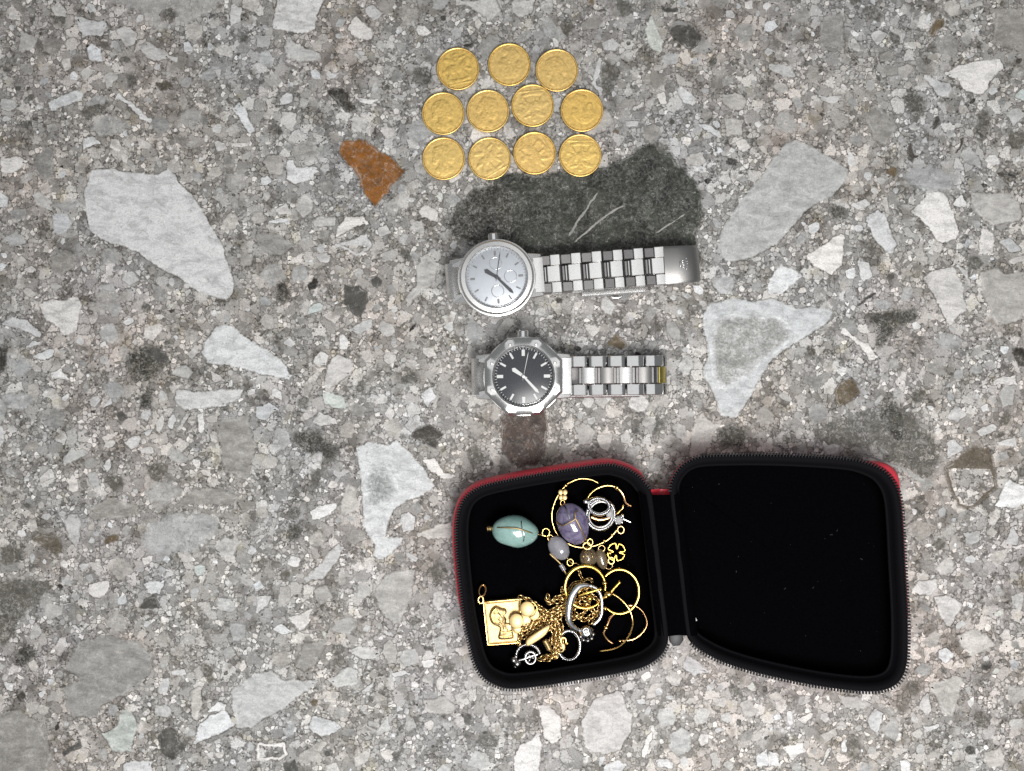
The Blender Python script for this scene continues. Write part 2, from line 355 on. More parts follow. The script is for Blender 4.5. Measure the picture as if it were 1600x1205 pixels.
# ---------------------------------------------------------------- the chips set in it, traced four to one in windows of 400 by 300
CHIPS = """
@0 0
W 455,95 680,140 650,225 510,240 485,160
W 715,190 800,150 865,205 850,280 780,305
G 130,190 240,230 200,320 110,330
W 860,290 910,255 1010,290 1120,385 1050,370 960,390 880,330
W 1140,265 1180,245 1205,320 1150,330
W 1430,70 1450,20 1515,40 1500,150 1440,170
W 290,640 480,550 530,580 490,640 320,705
G 490,460 550,410 610,450 530,510
G 630,470 740,440 740,500 670,560
W 720,590 780,610 880,680 960,770 900,760 820,690
W 510,860 570,850 640,890 520,935
G 0,610 100,625 130,660 60,700 0,690
W 0,990 120,970 180,1010 90,1090 0,1080
A 200,1000 300,900 350,960 350,1090 260,1130 210,1090
L 630,-20 1390,-20 1370,50 1160,180 950,200 830,60
M 1000,80 1060,40 1120,90 1080,150 1020,130
S 970,520 1040,500 1080,540 1010,580
M 170,100 230,90 210,170
M 320,90 430,110 400,180 330,150
M 780,480 840,440 860,540 800,560
L 1100,720 1200,660 1280,720 1220,800 1130,790
W 1440,680 1500,630 1540,690 1600,830 1560,850 1490,740
W 1330,880 1370,870 1430,930 1360,950
W 1440,890 1570,880 1560,920 1450,930
L 550,760 680,700 840,780 760,850 600,860
K 530,290 560,275 550,300
K 370,1040 395,1030 395,1055
G 690,260 730,250 770,340 730,330
W 960,410 1000,395 1000,440 960,435
W 1330,440 1390,435 1380,505
M 480,680 640,640 700,680 560,760
@1 0
W 130,-20 430,-20 385,130 380,180 290,215 170,200 95,180 110,90
G 165,300 200,220 250,260 400,330 420,370 320,400 200,370
W 560,180 620,95 720,180 740,240 690,265 600,220
W 675,50 720,20 800,90 740,130 690,100
K 430,570 490,540 550,550 590,600 600,650 630,680 570,715 520,660 450,600
W 145,620 180,585 230,580 225,640 150,665
W 150,690 260,710 235,830 160,780
W 575,740 640,720 710,770 680,830 600,820
G 40,1000 80,960 150,965 180,1030 160,1090 80,1100
W 180,1000 220,990 260,1040 390,1040 350,1110 250,1160 190,1130
L 220,900 330,870 420,960 340,1010 230,1000
A 1370,300 1460,200 1560,250 1430,390
W 30,1110 70,1090 105,1130 80,1170 35,1160
W 610,600 780,620 740,650 660,650
W 610,320 650,305 700,340 650,355
K 1290,290 1380,240 1350,310
G 0,210 90,215 90,300 0,310
G 830,580 950,600 910,640
W 420,450 530,460 470,500
G 510,120 570,110 540,180 490,170
W 490,210 530,205 540,240 500,245
D 1150,100 1190,95 1190,130 1155,135
G 1240,10 1500,-20 1540,60 1470,130 1350,60
W 1310,170 1340,180 1340,230
@2 0
E 825,180 870,80 900,150 945,240 940,335 880,320 835,260
A 970,170 1020,115 1110,140 1190,210 1280,300 1200,350 1130,330 1040,260
D 970,190 1030,150 1110,150 1190,230 1160,310 1090,310
M 640,-10 750,-10 760,90 700,130 660,80
A 420,150 500,80 580,120 540,190 440,190
D 520,70 570,50 600,80
D 920,40 1050,50 1040,80 950,75
W 890,590 960,570 970,660 930,650
G 1280,600 1400,570 1470,610 1450,680 1390,700 1320,660
W 1160,770 1210,770 1310,830 1310,870 1210,830
G 1325,740 1450,740 1440,850 1340,860
W 1390,900 1450,860 1490,920 1440,950
M 530,430 570,360 650,390 640,600 580,620 540,520
W 545,350 570,350 545,440 520,520 580,550 570,610 530,580 490,530 530,450
W 700,760 800,750 790,800 720,795
W 1325,75 1380,60 1400,110 1340,120
W 1440,10 1500,0 1510,50 1460,70
G 1080,980 1180,940 1220,1010 1180,1050 1090,1030
L 170,100 250,120 340,230 330,280 240,240
G -10,0 130,0 140,80 60,120 0,80
M 880,900 950,880 1000,940 920,980
@3 0
W 1100,460 1170,410 1260,385 1460,365 1480,430 1390,510 1380,560 1330,605 1240,570 1190,510
W 960,465 1060,500 1150,520 1160,560 1120,620 1060,600
W 640,220 680,190 750,215 690,295
W 510,180 570,200 560,230 515,215
A 600,710 670,635 780,730 810,790 770,860 750,920 650,880 620,790
M 810,590 900,540 1010,620 980,740 930,790 870,680
A 310,110 470,70 490,300 440,330 320,320
A 1410,50 1620,40 1620,330 1500,310 1400,280
B 1000,210 1060,100 1110,130 1090,180 1030,240
B 730,1070 790,1030 810,1080 780,1120
G 810,430 870,390 920,430 870,490 810,470
M 560,60 650,20 740,100 680,150
W 490,930 540,970 550,1020 510,1050 490,990
L 830,1090 900,1030 1060,1020 1180,1090 1190,1190 1000,1210 860,1160
G 1190,960 1250,900 1340,1000 1330,1060 1230,1020
K 880,890 900,890 920,970 950,980 900,1020 870,1010
K 1200,870 1225,855 1200,940 1170,965
D 1030,740 1070,730 1075,790 1030,820
E 1530,600 1570,555 1620,560 1620,640
M 1290,700 1370,680 1400,790 1330,830
K 1430,1075 1580,1080 1540,1115 1440,1105
G 1200,50 1340,-10 1350,40 1260,70
W 0,290 60,330 0,350 -30,320
G 0,400 90,390 170,440 180,490 90,480 0,440
A 690,340 750,310 800,350 760,390 700,390
W 310,590 350,600 470,600 430,650 330,640
G 1470,700 1560,670 1620,720 1540,800
@0 1
W 235,700 330,660 400,670 500,650 515,720 480,880 400,905 360,850 270,790
W 0,820 80,770 170,800 275,890 240,920 130,870
A 290,420 400,350 480,390 500,440 380,530 320,490
W 200,1020 340,970 345,1030 260,1060
W 310,1130 380,1095 440,1180 320,1170
K -20,960 50,980 40,1100 -20,1170
W 160,970 210,930 265,950 200,970
W 150,480 200,460 235,490 190,510
G 300,580 350,555 400,590 350,635
G 140,610 180,590 225,640 180,665
F 770,1000 900,930 1000,960 1060,1020 1070,1100 980,1200 820,1200 770,1100
D 900,1010 950,965 1050,1000 1060,1050 1020,1080 940,1040
W 1160,1000 1230,955 1255,1000 1190,1050
L 580,620 660,590 770,630 720,760 620,770 560,700
W 760,800 830,780 840,810 780,840
W 1310,1110 1360,1130 1420,1190 1330,1190
W 620,950 660,925 670,960 630,975
G 400,940 470,900 460,940 370,980
K 1050,740 1100,730 1070,765
W 0,380 40,380 50,410 20,420
L 300,80 400,50 490,40 480,120 380,130
@1 1
W 120,120 190,60 230,110 220,150 140,150
W 70,185 200,155 230,210 100,200
W 510,210 560,160 670,145 710,200 600,235 490,290
W 480,330 690,260 735,330 650,415 560,370
W 760,230 820,200 850,260 770,280
W 370,390 470,380 460,450 390,440
W 1000,130 1060,75 1150,130 1130,190 1040,170
G 340,190 400,150 510,160 500,210 360,225
A 0,250 120,250 250,330 160,410 60,390 0,330
K 320,580 370,530 400,550 390,610 330,620
D 550,570 600,590 650,580 700,620 700,720 650,795 600,780 550,700
D 720,560 760,530 800,560 770,600 730,590
F 130,550 190,560 215,660 150,720 120,640
E 330,720 380,680 425,700 410,750 330,780
G 920,660 1000,580 1010,450 1060,390 1135,430 1135,580 1060,610 950,730
W 510,910 545,880 580,930 570,990 520,990
W 785,1020 870,985 875,1060 830,1090 790,1060
T 350,1050 410,990 460,1020 440,1080 370,1090
G 580,880 620,820 720,790 725,860 650,900
G 750,870 780,800 860,830 870,880 820,920
K 950,870 1000,820 1005,850 970,875
D 280,1080 330,1080 320,1105
D 410,1115 440,1100 440,1140 415,1140
M 900,1150 980,1100 1030,1140 1000,1200 880,1200
M 900,360 960,350 970,430 910,430
@2 1
B 590,960 650,870 730,960 660,990
M 880,850 940,820 940,880 890,890
@3 1
W 885,120 940,70 1000,0 1100,-10 1150,90 1200,240 1180,300 1080,330 1040,290 960,180
G 1250,0 1540,0 1600,130 1580,180 1400,220 1290,130
W 600,160 680,100 740,150 810,330 790,390 730,380 650,280
W 230,400 440,255 480,270 470,470 390,525 290,480
W 0,540 70,465 160,480 230,520 80,640 0,640
W 960,530 1010,490 1160,470 1210,540 1250,730 1130,850 1080,740
G 1320,490 1440,470 1480,510 1620,490 1620,800 1430,850 1380,740 1330,620
G 830,220 870,215 950,290 940,330 860,270
W 1170,450 1250,490 1265,590 1210,510
W 1310,330 1340,215 1420,260 1410,380 1320,395
W 1440,310 1520,280 1590,360 1510,385
W 1490,420 1620,380 1620,440 1500,450
W 240,210 310,185 330,230 270,275
W 530,215 580,195 600,240 550,260
W 450,860 540,900 640,960 700,1040 640,1060 560,960
F 590,800 640,740 740,720 950,710 950,790 830,860 700,1000 660,980 650,880
K 1520,980 1580,960 1620,1000 1620,1100 1550,1090
D 550,710 660,625 680,630 600,700
F 370,100 440,70 510,130 440,190 380,160
W 510,80 600,45 650,70 560,120
L 1020,900 1090,870 1180,890 1240,940 1160,1000 1060,980
W 1150,80 1220,10 1240,90 1170,110
W 990,380 1030,350 1040,400
W 1400,1170 1550,1140 1560,1210 1400,1210
W 480,490 540,470 550,540 500,545
T 560,420 640,440 660,530 590,570 560,510
G 700,20 750,40 770,150 730,130
@0 2
T 1080,80 1100,30 1220,40 1400,30 1525,30 1520,90 1370,155 1150,170 1110,140
W 770,370 840,315 890,330 860,400 810,420
W 860,400 960,390 965,430 880,445
W 640,380 700,345 730,370 680,405
W 640,500 690,450 705,520 660,560
W 235,590 320,515 345,590 270,625
G 530,560 600,540 640,640 590,660
G 380,460 440,410 520,400 560,430 470,490 390,510
W 1060,200 1090,180 1110,230 1080,290 1050,260
W 1130,230 1160,180 1200,185 1130,300 1105,290
W 1230,190 1280,180 1275,300 1240,310
G 1290,200 1370,180 1350,240 1300,240
G 970,250 1010,190 1040,210 1020,290 980,310
W 890,300 950,280 965,300 920,330
W 395,870 430,810 490,815 515,880 500,1000 470,1035 430,980
S 190,970 260,930 330,930 395,970 395,1040 350,1080 280,1040
B 660,960 700,935 750,965 740,990 660,1005
K 560,170 600,160 595,190
W 540,110 600,60 630,100 590,150
W 640,140 700,70 700,120 660,155
W 380,90 430,50 440,80 400,110
W 30,290 80,255 120,280 80,310
F 860,90 920,20 970,40 940,160 880,170
L 0,50 240,60 210,150 60,170 0,140
W 100,930 150,910 170,950 130,965
A 520,480 560,455 630,490 600,530 540,540
M 120,750 160,730 200,770 150,785
W 880,1090 950,1070 950,1110 890,1130
L 880,680 960,590 1100,600 1150,680 1060,780 980,760 900,740
L 870,870 960,850 1020,790 1200,790 1400,850 1250,1060 1000,1080 870,1030
A 1080,770 1180,660 1340,640 1500,700 1460,860 1240,800
A 1340,230 1560,180 1600,400 1560,600 1400,560
A 540,780 680,700 860,750 880,820 700,860 560,850
W 490,1130 550,1110 550,1150 510,1180
M 0,1000 150,1010 180,1080 60,1150 0,1140
@1 2
W 0,150 80,110 150,150 60,230 0,210
M 240,110 300,60 345,90 320,160 250,150
E 400,60 480,50 560,90 560,170 480,150 420,120
A 580,130 640,110 700,150 660,210 600,190
W 340,235 400,170 500,210 520,260 400,260
F 180,310 300,280 400,270 480,360 550,380 540,470 470,510 400,440 310,460 230,400
M 330,560 400,510 430,570 390,660 340,640
W 330,790 400,760 500,735 515,780 440,830 360,855
G 530,700 570,620 620,640 650,770 560,830 520,815
T 620,400 700,350 820,380 880,340 920,380 1010,470 1080,570 1130,640 1050,700 950,740 870,790 830,880 820,960 920,950 920,1000 790,1115 730,1080 740,1010 690,940 665,860 660,650 640,500
N 670,640 720,500 830,540 900,660 830,750 700,760
W 895,820 960,790 1000,830 990,910 930,940 900,880
W 1035,480 1120,460 1170,550 1250,570 1240,600 1170,610 1100,550
K 960,330 1000,270 1080,250 1170,310 1130,410 1040,370
W 800,180 840,130 865,170 850,220 810,210
G 1000,940 1140,870 1230,860 1230,970 1090,980
W 930,1040 1010,1080 1000,1115 940,1080
W 190,1110 230,1060 275,1090 270,1150 210,1140
F 180,880 220,860 300,870 280,970 190,970
M 190,790 270,760 290,840 200,850
W 290,190 330,175 340,210 300,230
W 710,60 780,70 760,100 710,95
A 850,1060 920,1050 940,1110 880,1120
W 1020,60 1100,10 1130,80 1060,150
W 970,210 1020,190 1030,240 990,250
@2 2
G 380,270 450,240 530,290 500,380 420,390
G 530,310 630,305 630,380 590,425 525,370
G 680,310 745,290 740,390 690,370
W 800,350 850,325 870,370 820,380
D 740,270 790,260 800,310 750,310
M 870,260 960,190 970,260 900,360
G 1110,400 1130,230 1190,160 1250,250 1300,240 1250,380 1200,440 1110,440
F 1250,300 1320,250 1450,250 1500,310 1470,420 1390,430 1290,400
F 1260,290 1330,240 1440,250 1480,310 1450,400 1390,420 1290,400
W 570,80 640,60 610,110
G 470,210 520,200 520,250 480,260
@3 2
M 300,250 420,200 560,160 680,130 800,90 900,160 1010,270 1100,400 1080,540 1000,620 900,560 700,440 480,400 300,380 250,300
F 660,180 740,80 850,160 880,300 960,380 800,400 700,270
S 1090,520 1280,380 1390,390 1430,560 1440,660 1290,790 1180,780 1130,650
W 1120,180 1180,120 1240,190 1190,245 1120,220
W 1290,300 1410,240 1430,290 1330,335
W 1430,350 1550,340 1560,395 1430,385
W 1410,770 1450,680 1500,590 1620,640 1620,740 1540,780
G 1430,60 1480,0 1560,0 1540,130 1460,160
W 1110,370 1160,340 1230,400 1130,475
W 1480,1000 1520,880 1570,950 1560,1020
G 1220,930 1330,910 1320,1000 1230,1020
W 1220,1085 1260,1060 1310,1080 1290,1120 1230,1115
W 890,770 940,790 910,830
W 1320,140 1370,120 1390,170 1340,190
V 480,420 640,450 850,525 1000,612 1050,632 1050,640 950,623 840,538 640,462
@0 3
A 390,560 480,390 620,350 850,370 960,470 960,560 860,690 640,800 620,870 440,870 380,680 500,620
K 350,40 380,25 400,50 380,75
D 870,185 910,110 980,100 1000,190
D 980,990 1040,920 1090,930 1160,1050 1080,1145 1010,1090
F 60,470 200,400 250,470 160,550 80,560
K 105,740 140,700 170,740 140,785
K 340,930 375,880 370,940 345,955
D 385,1080 500,1000 520,1050 400,1115
T 770,1150 830,1130 960,1130 950,1220 760,1220
W 1210,1040 1240,900 1350,830 1420,810 1470,920 1340,980
A 1300,1000 1470,920 1480,950 1330,1020
W 1290,840 1370,760 1430,790 1410,820
G 1185,700 1260,660 1270,780 1230,900 1185,860
W 545,30 680,0 690,80 620,130 560,110
W 890,20 1040,0 1000,100 920,90
E 630,960 720,930 760,810 840,830 860,930 820,1090 700,1080
M -20,0 340,0 300,100 130,300 70,390 -20,430
A -20,830 100,800 260,900 330,1100 300,1220 -20,1220
W 440,290 480,280 520,325 470,310
W 370,150 450,150 420,170
W 240,720 290,680 280,740 250,750
W 20,640 80,650 80,700 40,690
W 1070,570 1160,560 1170,600 1080,600
W 290,620 330,610 340,660 310,670
@1 3
W 190,240 360,180 320,300 270,330
W 100,310 160,270 240,330 160,360
W 0,110 110,100 60,180 0,220
G 140,60 200,30 225,130 140,180
A 240,550 290,400 460,365 420,440 380,540 300,590
G 570,440 680,410 780,450 720,520 640,500
G 790,400 840,380 890,430 880,530 820,540 790,470
G 440,640 560,540 640,560 640,660 500,690
W 320,920 350,850 480,880 540,930 490,970 400,990
W 0,1020 180,1020 210,1100 130,1140 0,1130
D 160,1160 250,1120 260,1220 190,1220
D 1280,840 1340,840 1370,890 1320,930
M 1380,980 1450,930 1540,1000 1480,1080 1400,1060
M 840,1090 890,1050 920,1080 890,1150
G 1040,750 1180,730 1280,800 1200,860 1060,840
W 1115,660 1150,600 1190,640 1160,710
W 840,590 930,570 960,600 870,615
W 1030,510 1130,500 1110,550 1050,560
W 660,690 740,630 740,670 680,710
D 1050,420 1110,420 1120,460 1060,450
G 1100,370 1180,330 1210,430 1170,500 1120,440
G 730,960 830,850 840,940 770,990
@2 3
W 430,890 500,750 680,690 750,850 755,940 690,1060 590,1100 460,1070 440,980
W 150,790 220,780 310,870 315,1000 250,1040 200,1000
W 50,1040 170,950 190,1060 170,1220 20,1220 0,1120
G 980,960 1060,910 1120,950 1120,1080 1030,1120 980,1060
W 1060,560 1090,470 1200,540 1240,580 1130,610
W 800,1080 860,960 885,950 880,1020 840,1120 800,1110
W 890,1130 960,1115 1020,1150 1000,1190 900,1180
W 570,1170 660,1130 720,1160 680,1220 570,1220
G 1250,740 1350,730 1340,790 1270,810
G 1410,780 1480,740 1550,830 1470,890
W 1520,1100 1600,1050 1600,1170 1530,1180
W 890,700 920,665 950,720 910,730
W 820,840 850,795 880,830 860,860
W 1200,670 1270,620 1260,680 1210,715
G 330,820 440,800 420,870 350,890
W 800,600 860,570 880,610 820,640
W 380,950 410,900 420,940 400,990
W 1260,940 1300,915 1330,940 1290,965
W 770,750 830,740 840,780 800,790
G 1230,1100 1270,1070 1310,1150 1260,1200
@3 3
W 890,70 940,10 1060,0 1060,50 1010,110 920,95
W 1030,110 1130,95 1230,150 1130,315 1080,240
G 1170,350 1290,300 1420,380 1420,430 1260,490 1200,420
W 1055,440 1130,430 1170,480 1110,530 1070,490
G 1000,660 1180,595 1225,640 1190,790 1150,870 1080,820
W 930,780 1000,700 1030,830 980,855
W 1240,770 1280,735 1300,760 1260,805
W 960,920 1070,895 1080,920 990,955
D 1320,550 1390,510 1410,550 1360,580
G 1160,300 1210,240 1250,280 1190,315
W 620,870 660,800 730,830 720,900 690,980 640,940
G 430,720 560,730 650,780 610,820 480,810
L 700,940 760,860 830,910 820,1030 740,1000
W 0,1070 50,1090 90,1170 0,1180
W 90,1050 220,1010 240,1080 150,1140
W 330,1170 370,1060 400,1050 360,1130
M 460,1010 530,930 600,1060 570,1160 500,1140
W 820,1130 860,1120 890,1160 880,1220 830,1220
G 330,970 420,920 440,970 350,1030
W 180,880 260,830 290,850 220,910
W 110,830 160,820 150,920 120,900
@*
W 143,263 175,262 190,266 250,272 262,260 275,272 280,285 300,303 318,330 335,360 350,385 356,410 367,440 366,460 355,470 330,466 300,450 270,430 240,415 215,395 190,385 160,378 140,362 133,330 130,300
Q 742,330 752,298 772,276 805,268 850,271 890,262 930,262 960,252 985,240 1003,226 1030,221 1046,233 1062,258 1080,272 1098,303 1101,340 1088,368 1098,412 1030,428 890,432 790,425 750,395
F 690,352 705,322 745,285 800,285 810,340 790,400 715,385
M 700,330 730,292 780,284 790,330 730,360
V 933,300 936,301 920,325 905,346 889,370 887,368 902,344 918,323
V 974,319 976,321 955,334 934,348 899,380 897,378 932,346 953,332
V 1070,334 1072,336 1048,350 1025,367 1023,366 1047,348
O 536,217 570,217 590,230 610,243 636,268 616,290 602,308 588,326 578,316 566,300 558,280 548,262 530,245 529,232
G 1225,222 1245,217 1270,228 1290,240 1327,263 1325,280 1305,305 1260,330 1215,385 1190,395 1160,410 1135,410 1118,395 1125,365 1150,320 1180,285 1205,250
T 313,553 322,530 335,510 355,505 385,525 410,540 440,562 458,585 452,597 415,588 370,575 325,568
W 515,560 530,553 553,562 551,585 530,598 512,612 505,600
T 1097,492 1105,475 1150,463 1170,470 1210,465 1240,480 1300,480 1305,490 1290,508 1255,530 1210,560 1190,590 1170,630 1150,655 1125,650 1115,620 1095,580 1105,550 1098,520
N 1115,500 1200,490 1240,520 1190,570 1150,600 1115,600
W 473,908 500,880 515,858 530,848 539,855 530,875 505,905
R 778,662 790,635 850,635 858,680 852,710 840,727 815,732 795,722 783,700
B 1302,605 1312,594 1330,591 1341,598 1346,615 1330,631 1312,639 1303,628
G 358,1078 370,1068 400,1050 425,1047 440,1060 500,1062 490,1075 470,1088 445,1108 420,1120 395,1138 370,1140 362,1105
G 583,930 592,905 608,892 650,888 648,915 638,950 625,975 615,978 594,958
"""
# class: colour, fuzz, spread of tone
CLS = {'W': ((.555, .555, .555), 0.12, .16), 'T': ((.55, .56, .568), 0.22, .06), 'E': ((.50, .53, .515), 0.2, .06),
       'G': ((.46, .458, .45), 0.28, .13), 'A': ((.30, .296, .286), 0.38, .12), 'D': ((.088, .086, .08), 0.12, .2),
       'K': ((.042, .038, .032), 0.20, .2), 'F': ((.042, .041, .032), 0.78, .15), 'L': ((.39, .39, .385), 0.75, .08),
       'M': ((.110, .106, .092), 0.82, .15), 'B': ((.150, .115, .070), 0.25, .15), 'O': ((.215, .090, .013), 0.25, .0),
       'N': ((.29, .30, .295), 0.95, .0), 'Q': ((.034, .038, .031), 0.36, .0), 'V': ((.33, .33, .315), 0.40, .1), 'S': ((.135, .115, .088), 0.30, .1), 'R': ((.070, .047, .038), 0.25, .0)}
def chip_geometry(pts, cls, rnd, zb):
    """ring-and-fill chip standing a little proud of the ground mass"""
    col, fuzz, var = CLS[cls]
    pts = [Vector((a, b_, 0)) for a, b_ in pts]
    per = sum((pts[i] - pts[i - 1]).length for i in range(len(pts)))
    sm = spline(pts, 5, True) if fuzz > .5 else pts
    n = max(10, min(150, int(per / (3.2 if fuzz < .5 else 5))))
    q = resample(sm, n)
    if fuzz <= .5:      # softened corners
        q = [(q[i - 1] + q[i] * 2 + q[(i + 1) % n]) / 4 for i in range(n)]
    amp = 1.3 if cls == 'V' else (2.0 if fuzz < .5 else 3.0)
    sd = rnd.random() * 99
    def jit(p):
        v = mnoise.noise_vector(Vector((p.x * .07, p.y * .07, sd))) * 1.5 + mnoise.noise_vector(Vector((p.x * .25, p.y * .25, sd)))
        return p + Vector((v.x, v.y, 0)) * amp
    if per > 40: q = [jit(p) for p in q]
    c0 = sum(q, Vector()) / n
    rad = sum((p - c0).length for p in q) / n
    if fuzz > .5 and cls != 'V':
        inner = [p.lerp(c0, min(.5, 16 / max((p - c0).length, 1))) for p in q]
    else:
        inner = offset2d(q, -(.5 if cls == 'V' else min(4.5 + 7 * fuzz, rad * .28)))
    k = 1 + rnd.uniform(-var, var)
    w = 1 + rnd.uniform(-.02, .025)
    cc = (col[0] * k * w, col[1] * k, col[2] * k / w, 1)
    outer = [P(p.x, p.y, zb) for p in q]; inn = [P(p.x, p.y, zb + .00009) for p in inner]
    faces = [(i, (i + 1) % n, n + (i + 1) % n, n + i) for i in range(n)]
    tri = tessellate_polygon([inn])
    faces += [tuple(n + j for j in t) for t in tri]
    return outer + inn, faces, [0.0] * n + [1.0] * n, cc, fuzz
def chip_mesh(name, V, F, E, C, Z, SD, under=(.5, .5, .5, 0)):
    me = bpy.data.meshes.new(name); me.from_pydata([tuple(v) for v in V], [], F); me.materials.append(M_chip)
    bm = bmesh.new(); bm.from_mesh(me)
    for f in bm.faces:
        if f.normal.z < 0: f.normal_flip()
    bm.to_mesh(me); bm.free()
    for nm, ty, dat in (('edge', 'FLOAT', E), ('fuzz', 'FLOAT', Z), ('seed', 'FLOAT', SD)):
        a = me.attributes.new(nm, ty, 'POINT'); a.data.foreach_set('value', dat)
    a = me.attributes.new('under', 'FLOAT_COLOR', 'POINT'); a.data.foreach_set('color', list(under) * len(V))
    a = me.attributes.new('chipcol', 'FLOAT_COLOR', 'POINT'); a.data.foreach_set('color', [x for c_ in C for x in c_])
    return me
rnd = random.Random(11)
polys = []
for line in CHIPS.strip().splitlines():
    if line[0] == '@':
        if '*' in line: tile = None
        else:
            a, r_ = map(int, line[1:].split()); tile = (a * 400, (0, 300, 600, 905)[r_])
        continue
    cl, rest = line.split(' ', 1)
    pts = [tuple(map(float, t.split(','))) for t in rest.split()]
    if tile: pts = [(tile[0] + x / 4, tile[1] + y / 4) for x, y in pts]
    polys.append((cl, pts))
def area2(p): return abs(sum(p[i][0] * p[i - 1][1] - p[i - 1][0] * p[i][1] for i in range(len(p)))) / 2
order = {'Q': 0, 'M': 1, 'L': 1, 'A': 2, 'F': 3, 'G': 3}
polys.sort(key=lambda t: (order.get(t[0], 5), -area2(t[1])))
def inside(x, y, poly):
    r_ = False; j = len(poly) - 1
    for i in range(len(poly)):
        xi, yi = poly[i]; xj, yj = poly[j]
        if (yi > y) != (yj > y) and x < (xj - xi) * (y - yi) / (yj - yi) + xi: r_ = not r_
        j = i
    return r_
boxes = [(min(x for x, _ in p) - 3, max(x for x, _ in p) + 3, min(y for _, y in p) - 3, max(y for _, y in p) + 3, p, cl) for cl, p in polys]
def blocked(x, y, r_):
    for x0, x1, y0, y1, p, cl in boxes:
        if cl in 'MFLVN': continue
        if x0 - r_ < x < x1 + r_ and y0 - r_ < y < y1 + r_:
            if any(inside(x + a * r_, y + b_ * r_, p) for a, b_ in ((0, 0), (1, 0), (-1, 0), (0, 1), (0, -1), (.7, .7), (-.7, .7), (.7, -.7), (-.7, -.7))): return True
    return False
# a patch of darker rock inside a paler chip is kept above that chip
JV, JF, JE, JC, JZ, JS = [], [], [], [], [], []
cut = sorted((area2(p) for _, p in polys), reverse=True)[299]
for i, (cl, p) in enumerate(polys):
    zb = .00004 + i * 5e-7
    un = (.5, .5, .5, 0)
    if cl == 'N': un = (.55, .56, .568, 1)
    if cl in 'MFN' and any(inside(sum(x for x, _ in p) / len(p), sum(y for _, y in p) / len(p), q) for c2, q in polys if c2 in 'TWLGA'): zb += .00018
    V, F, E, C, Z = chip_geometry(p, cl, rnd, zb)
    sd = rnd.random()
    if area2(p) < cut:
        n0 = len(JV); JV += V; JF += [tuple(j + n0 for j in f_) for f_ in F]; JE += E; JC += [C] * len(V); JZ += [Z] * len(V); JS += [sd] * len(V)
        continue
    link(bpy.data.objects.new('stone_chip', chip_mesh('stone_chip', V, F, E, [C] * len(V), [Z] * len(V), [sd] * len(V), un)), floor)
# small chips nobody would pick out one by one
V, F, E, C, Z, SD = JV, JF, JE, JC, JZ, JS
grid = {}
def free(x, y, r_):
    gx, gy = int(x // 46), int(y // 46)
    for a in (-1, 0, 1):
        for b_ in (-1, 0, 1):
            for (u, v, w) in grid.get((gx + a, gy + b_), ()):
                if (u - x) ** 2 + (v - y) ** 2 < (w + r_) ** 2 * .95: return False
    return True
cnt = 0
for t in range(26000):
    x = rnd.uniform(-140, 1740); y = rnd.uniform(-120, 1325)
    r_ = (3.0 + 9.5 * rnd.random() ** 2.2) if t > 3500 else rnd.uniform(10, 24)
    dens = mnoise.noise(Vector((x * .008, y * .008, 3.3))) * .5 + .5
    if rnd.random() > .25 + dens: continue
    if not free(x, y, r_) or blocked(x, y, r_ * .9): continue
    grid.setdefault((int(x // 46), int(y // 46)), []).append((x, y, r_))
    k = rnd.randint(5, 8); el = rnd.uniform(.5, 1.0); an = rnd.uniform(0, PI)
    angs = sorted(rnd.uniform(0, 2 * PI) for _ in range(k))
    angs = [2 * PI * j / k + rnd.uniform(-.4, .4) for j in range(k)]
    pts = []
    for a in angs:
        rr = r_ * rnd.uniform(.75, 1.12); u, v = rr * math.cos(a), rr * el * math.sin(a)
        pts.append((x + u * math.cos(an) - v * math.sin(an), y + u * math.sin(an) + v * math.cos(an)))
    cl = rnd.choices('WGALEDKBM', (27, 36, 18, 16, 1.5, 2.2, 2.2, .5, 5))[0] if r_ < 11 else rnd.choices('WGALM', (12, 34, 26, 30, 8))[0]
    zb = .00003 + .00004 * rnd.random()
    c0 = P(x, y, zb + .00005); n0 = len(V)
    col, fz_, var = CLS[cl]
    kk = 1 + rnd.uniform(-var, var) * 1.3; ww = 1 + rnd.uniform(-.03, .04)
    ring = [P(a, b_, zb) for a, b_ in pts]
    inn = [q.lerp(c0, .30) + Vector((0, 0, .00003)) for q in ring]
    V += ring + inn
    F += [(n0 + j, n0 + (j + 1) % k, n0 + k + (j + 1) % k, n0 + k + j) for j in range(k)] + [tuple(n0 + k + j for j in range(k))]
    E += [0.0] * k + [1.0] * k; C += [(col[0] * kk * ww, col[1] * kk, col[2] * kk / ww, 1)] * (2 * k); Z += [fz_ * .6 + (.36 if r_ < 11 else .42)] * (2 * k); SD += [rnd.random()] * (2 * k)
    cnt += 1
o = link(bpy.data.objects.new('small_stone_chips', chip_mesh('small_stone_chips', V, F, E, C, Z, SD)), floor)
tag(o, kind='stuff')
# ---------------------------------------------------------------- materials of the things
M_coin = simple('worn_coin_gold', (0.91, 0.625, 0.215), 0.38, 1.0, var=0.24, scale=500, rvar=0.08, bump=0.25, bscale=1500)
M_gold = simple('polished_gold', (0.93, 0.62, 0.22), 0.17, 1.0, var=0.08, scale=900, rvar=0.05)
M_pale = simple('pale_satin_gold', (0.54, 0.395, 0.19), 0.46, 1.0, var=0.08, scale=900, rvar=0.06, bump=0.1)
M_yel = simple('yellow_gold', (0.92, 0.60, 0.13), 0.20, 1.0, var=0.08, scale=900, rvar=0.05)
M_rose = simple('rose_gold', (0.90, 0.52, 0.24), 0.20, 1.0, var=0.08, scale=900)
M_chain = simple('chain_gold', (0.62, 0.44, 0.20), 0.24, 1.0, var=0.12, scale=1500)
M_silver = simple('silver', (0.86, 0.86, 0.87), 0.18, 1.0, var=0.15, scale=1500, rvar=0.06)
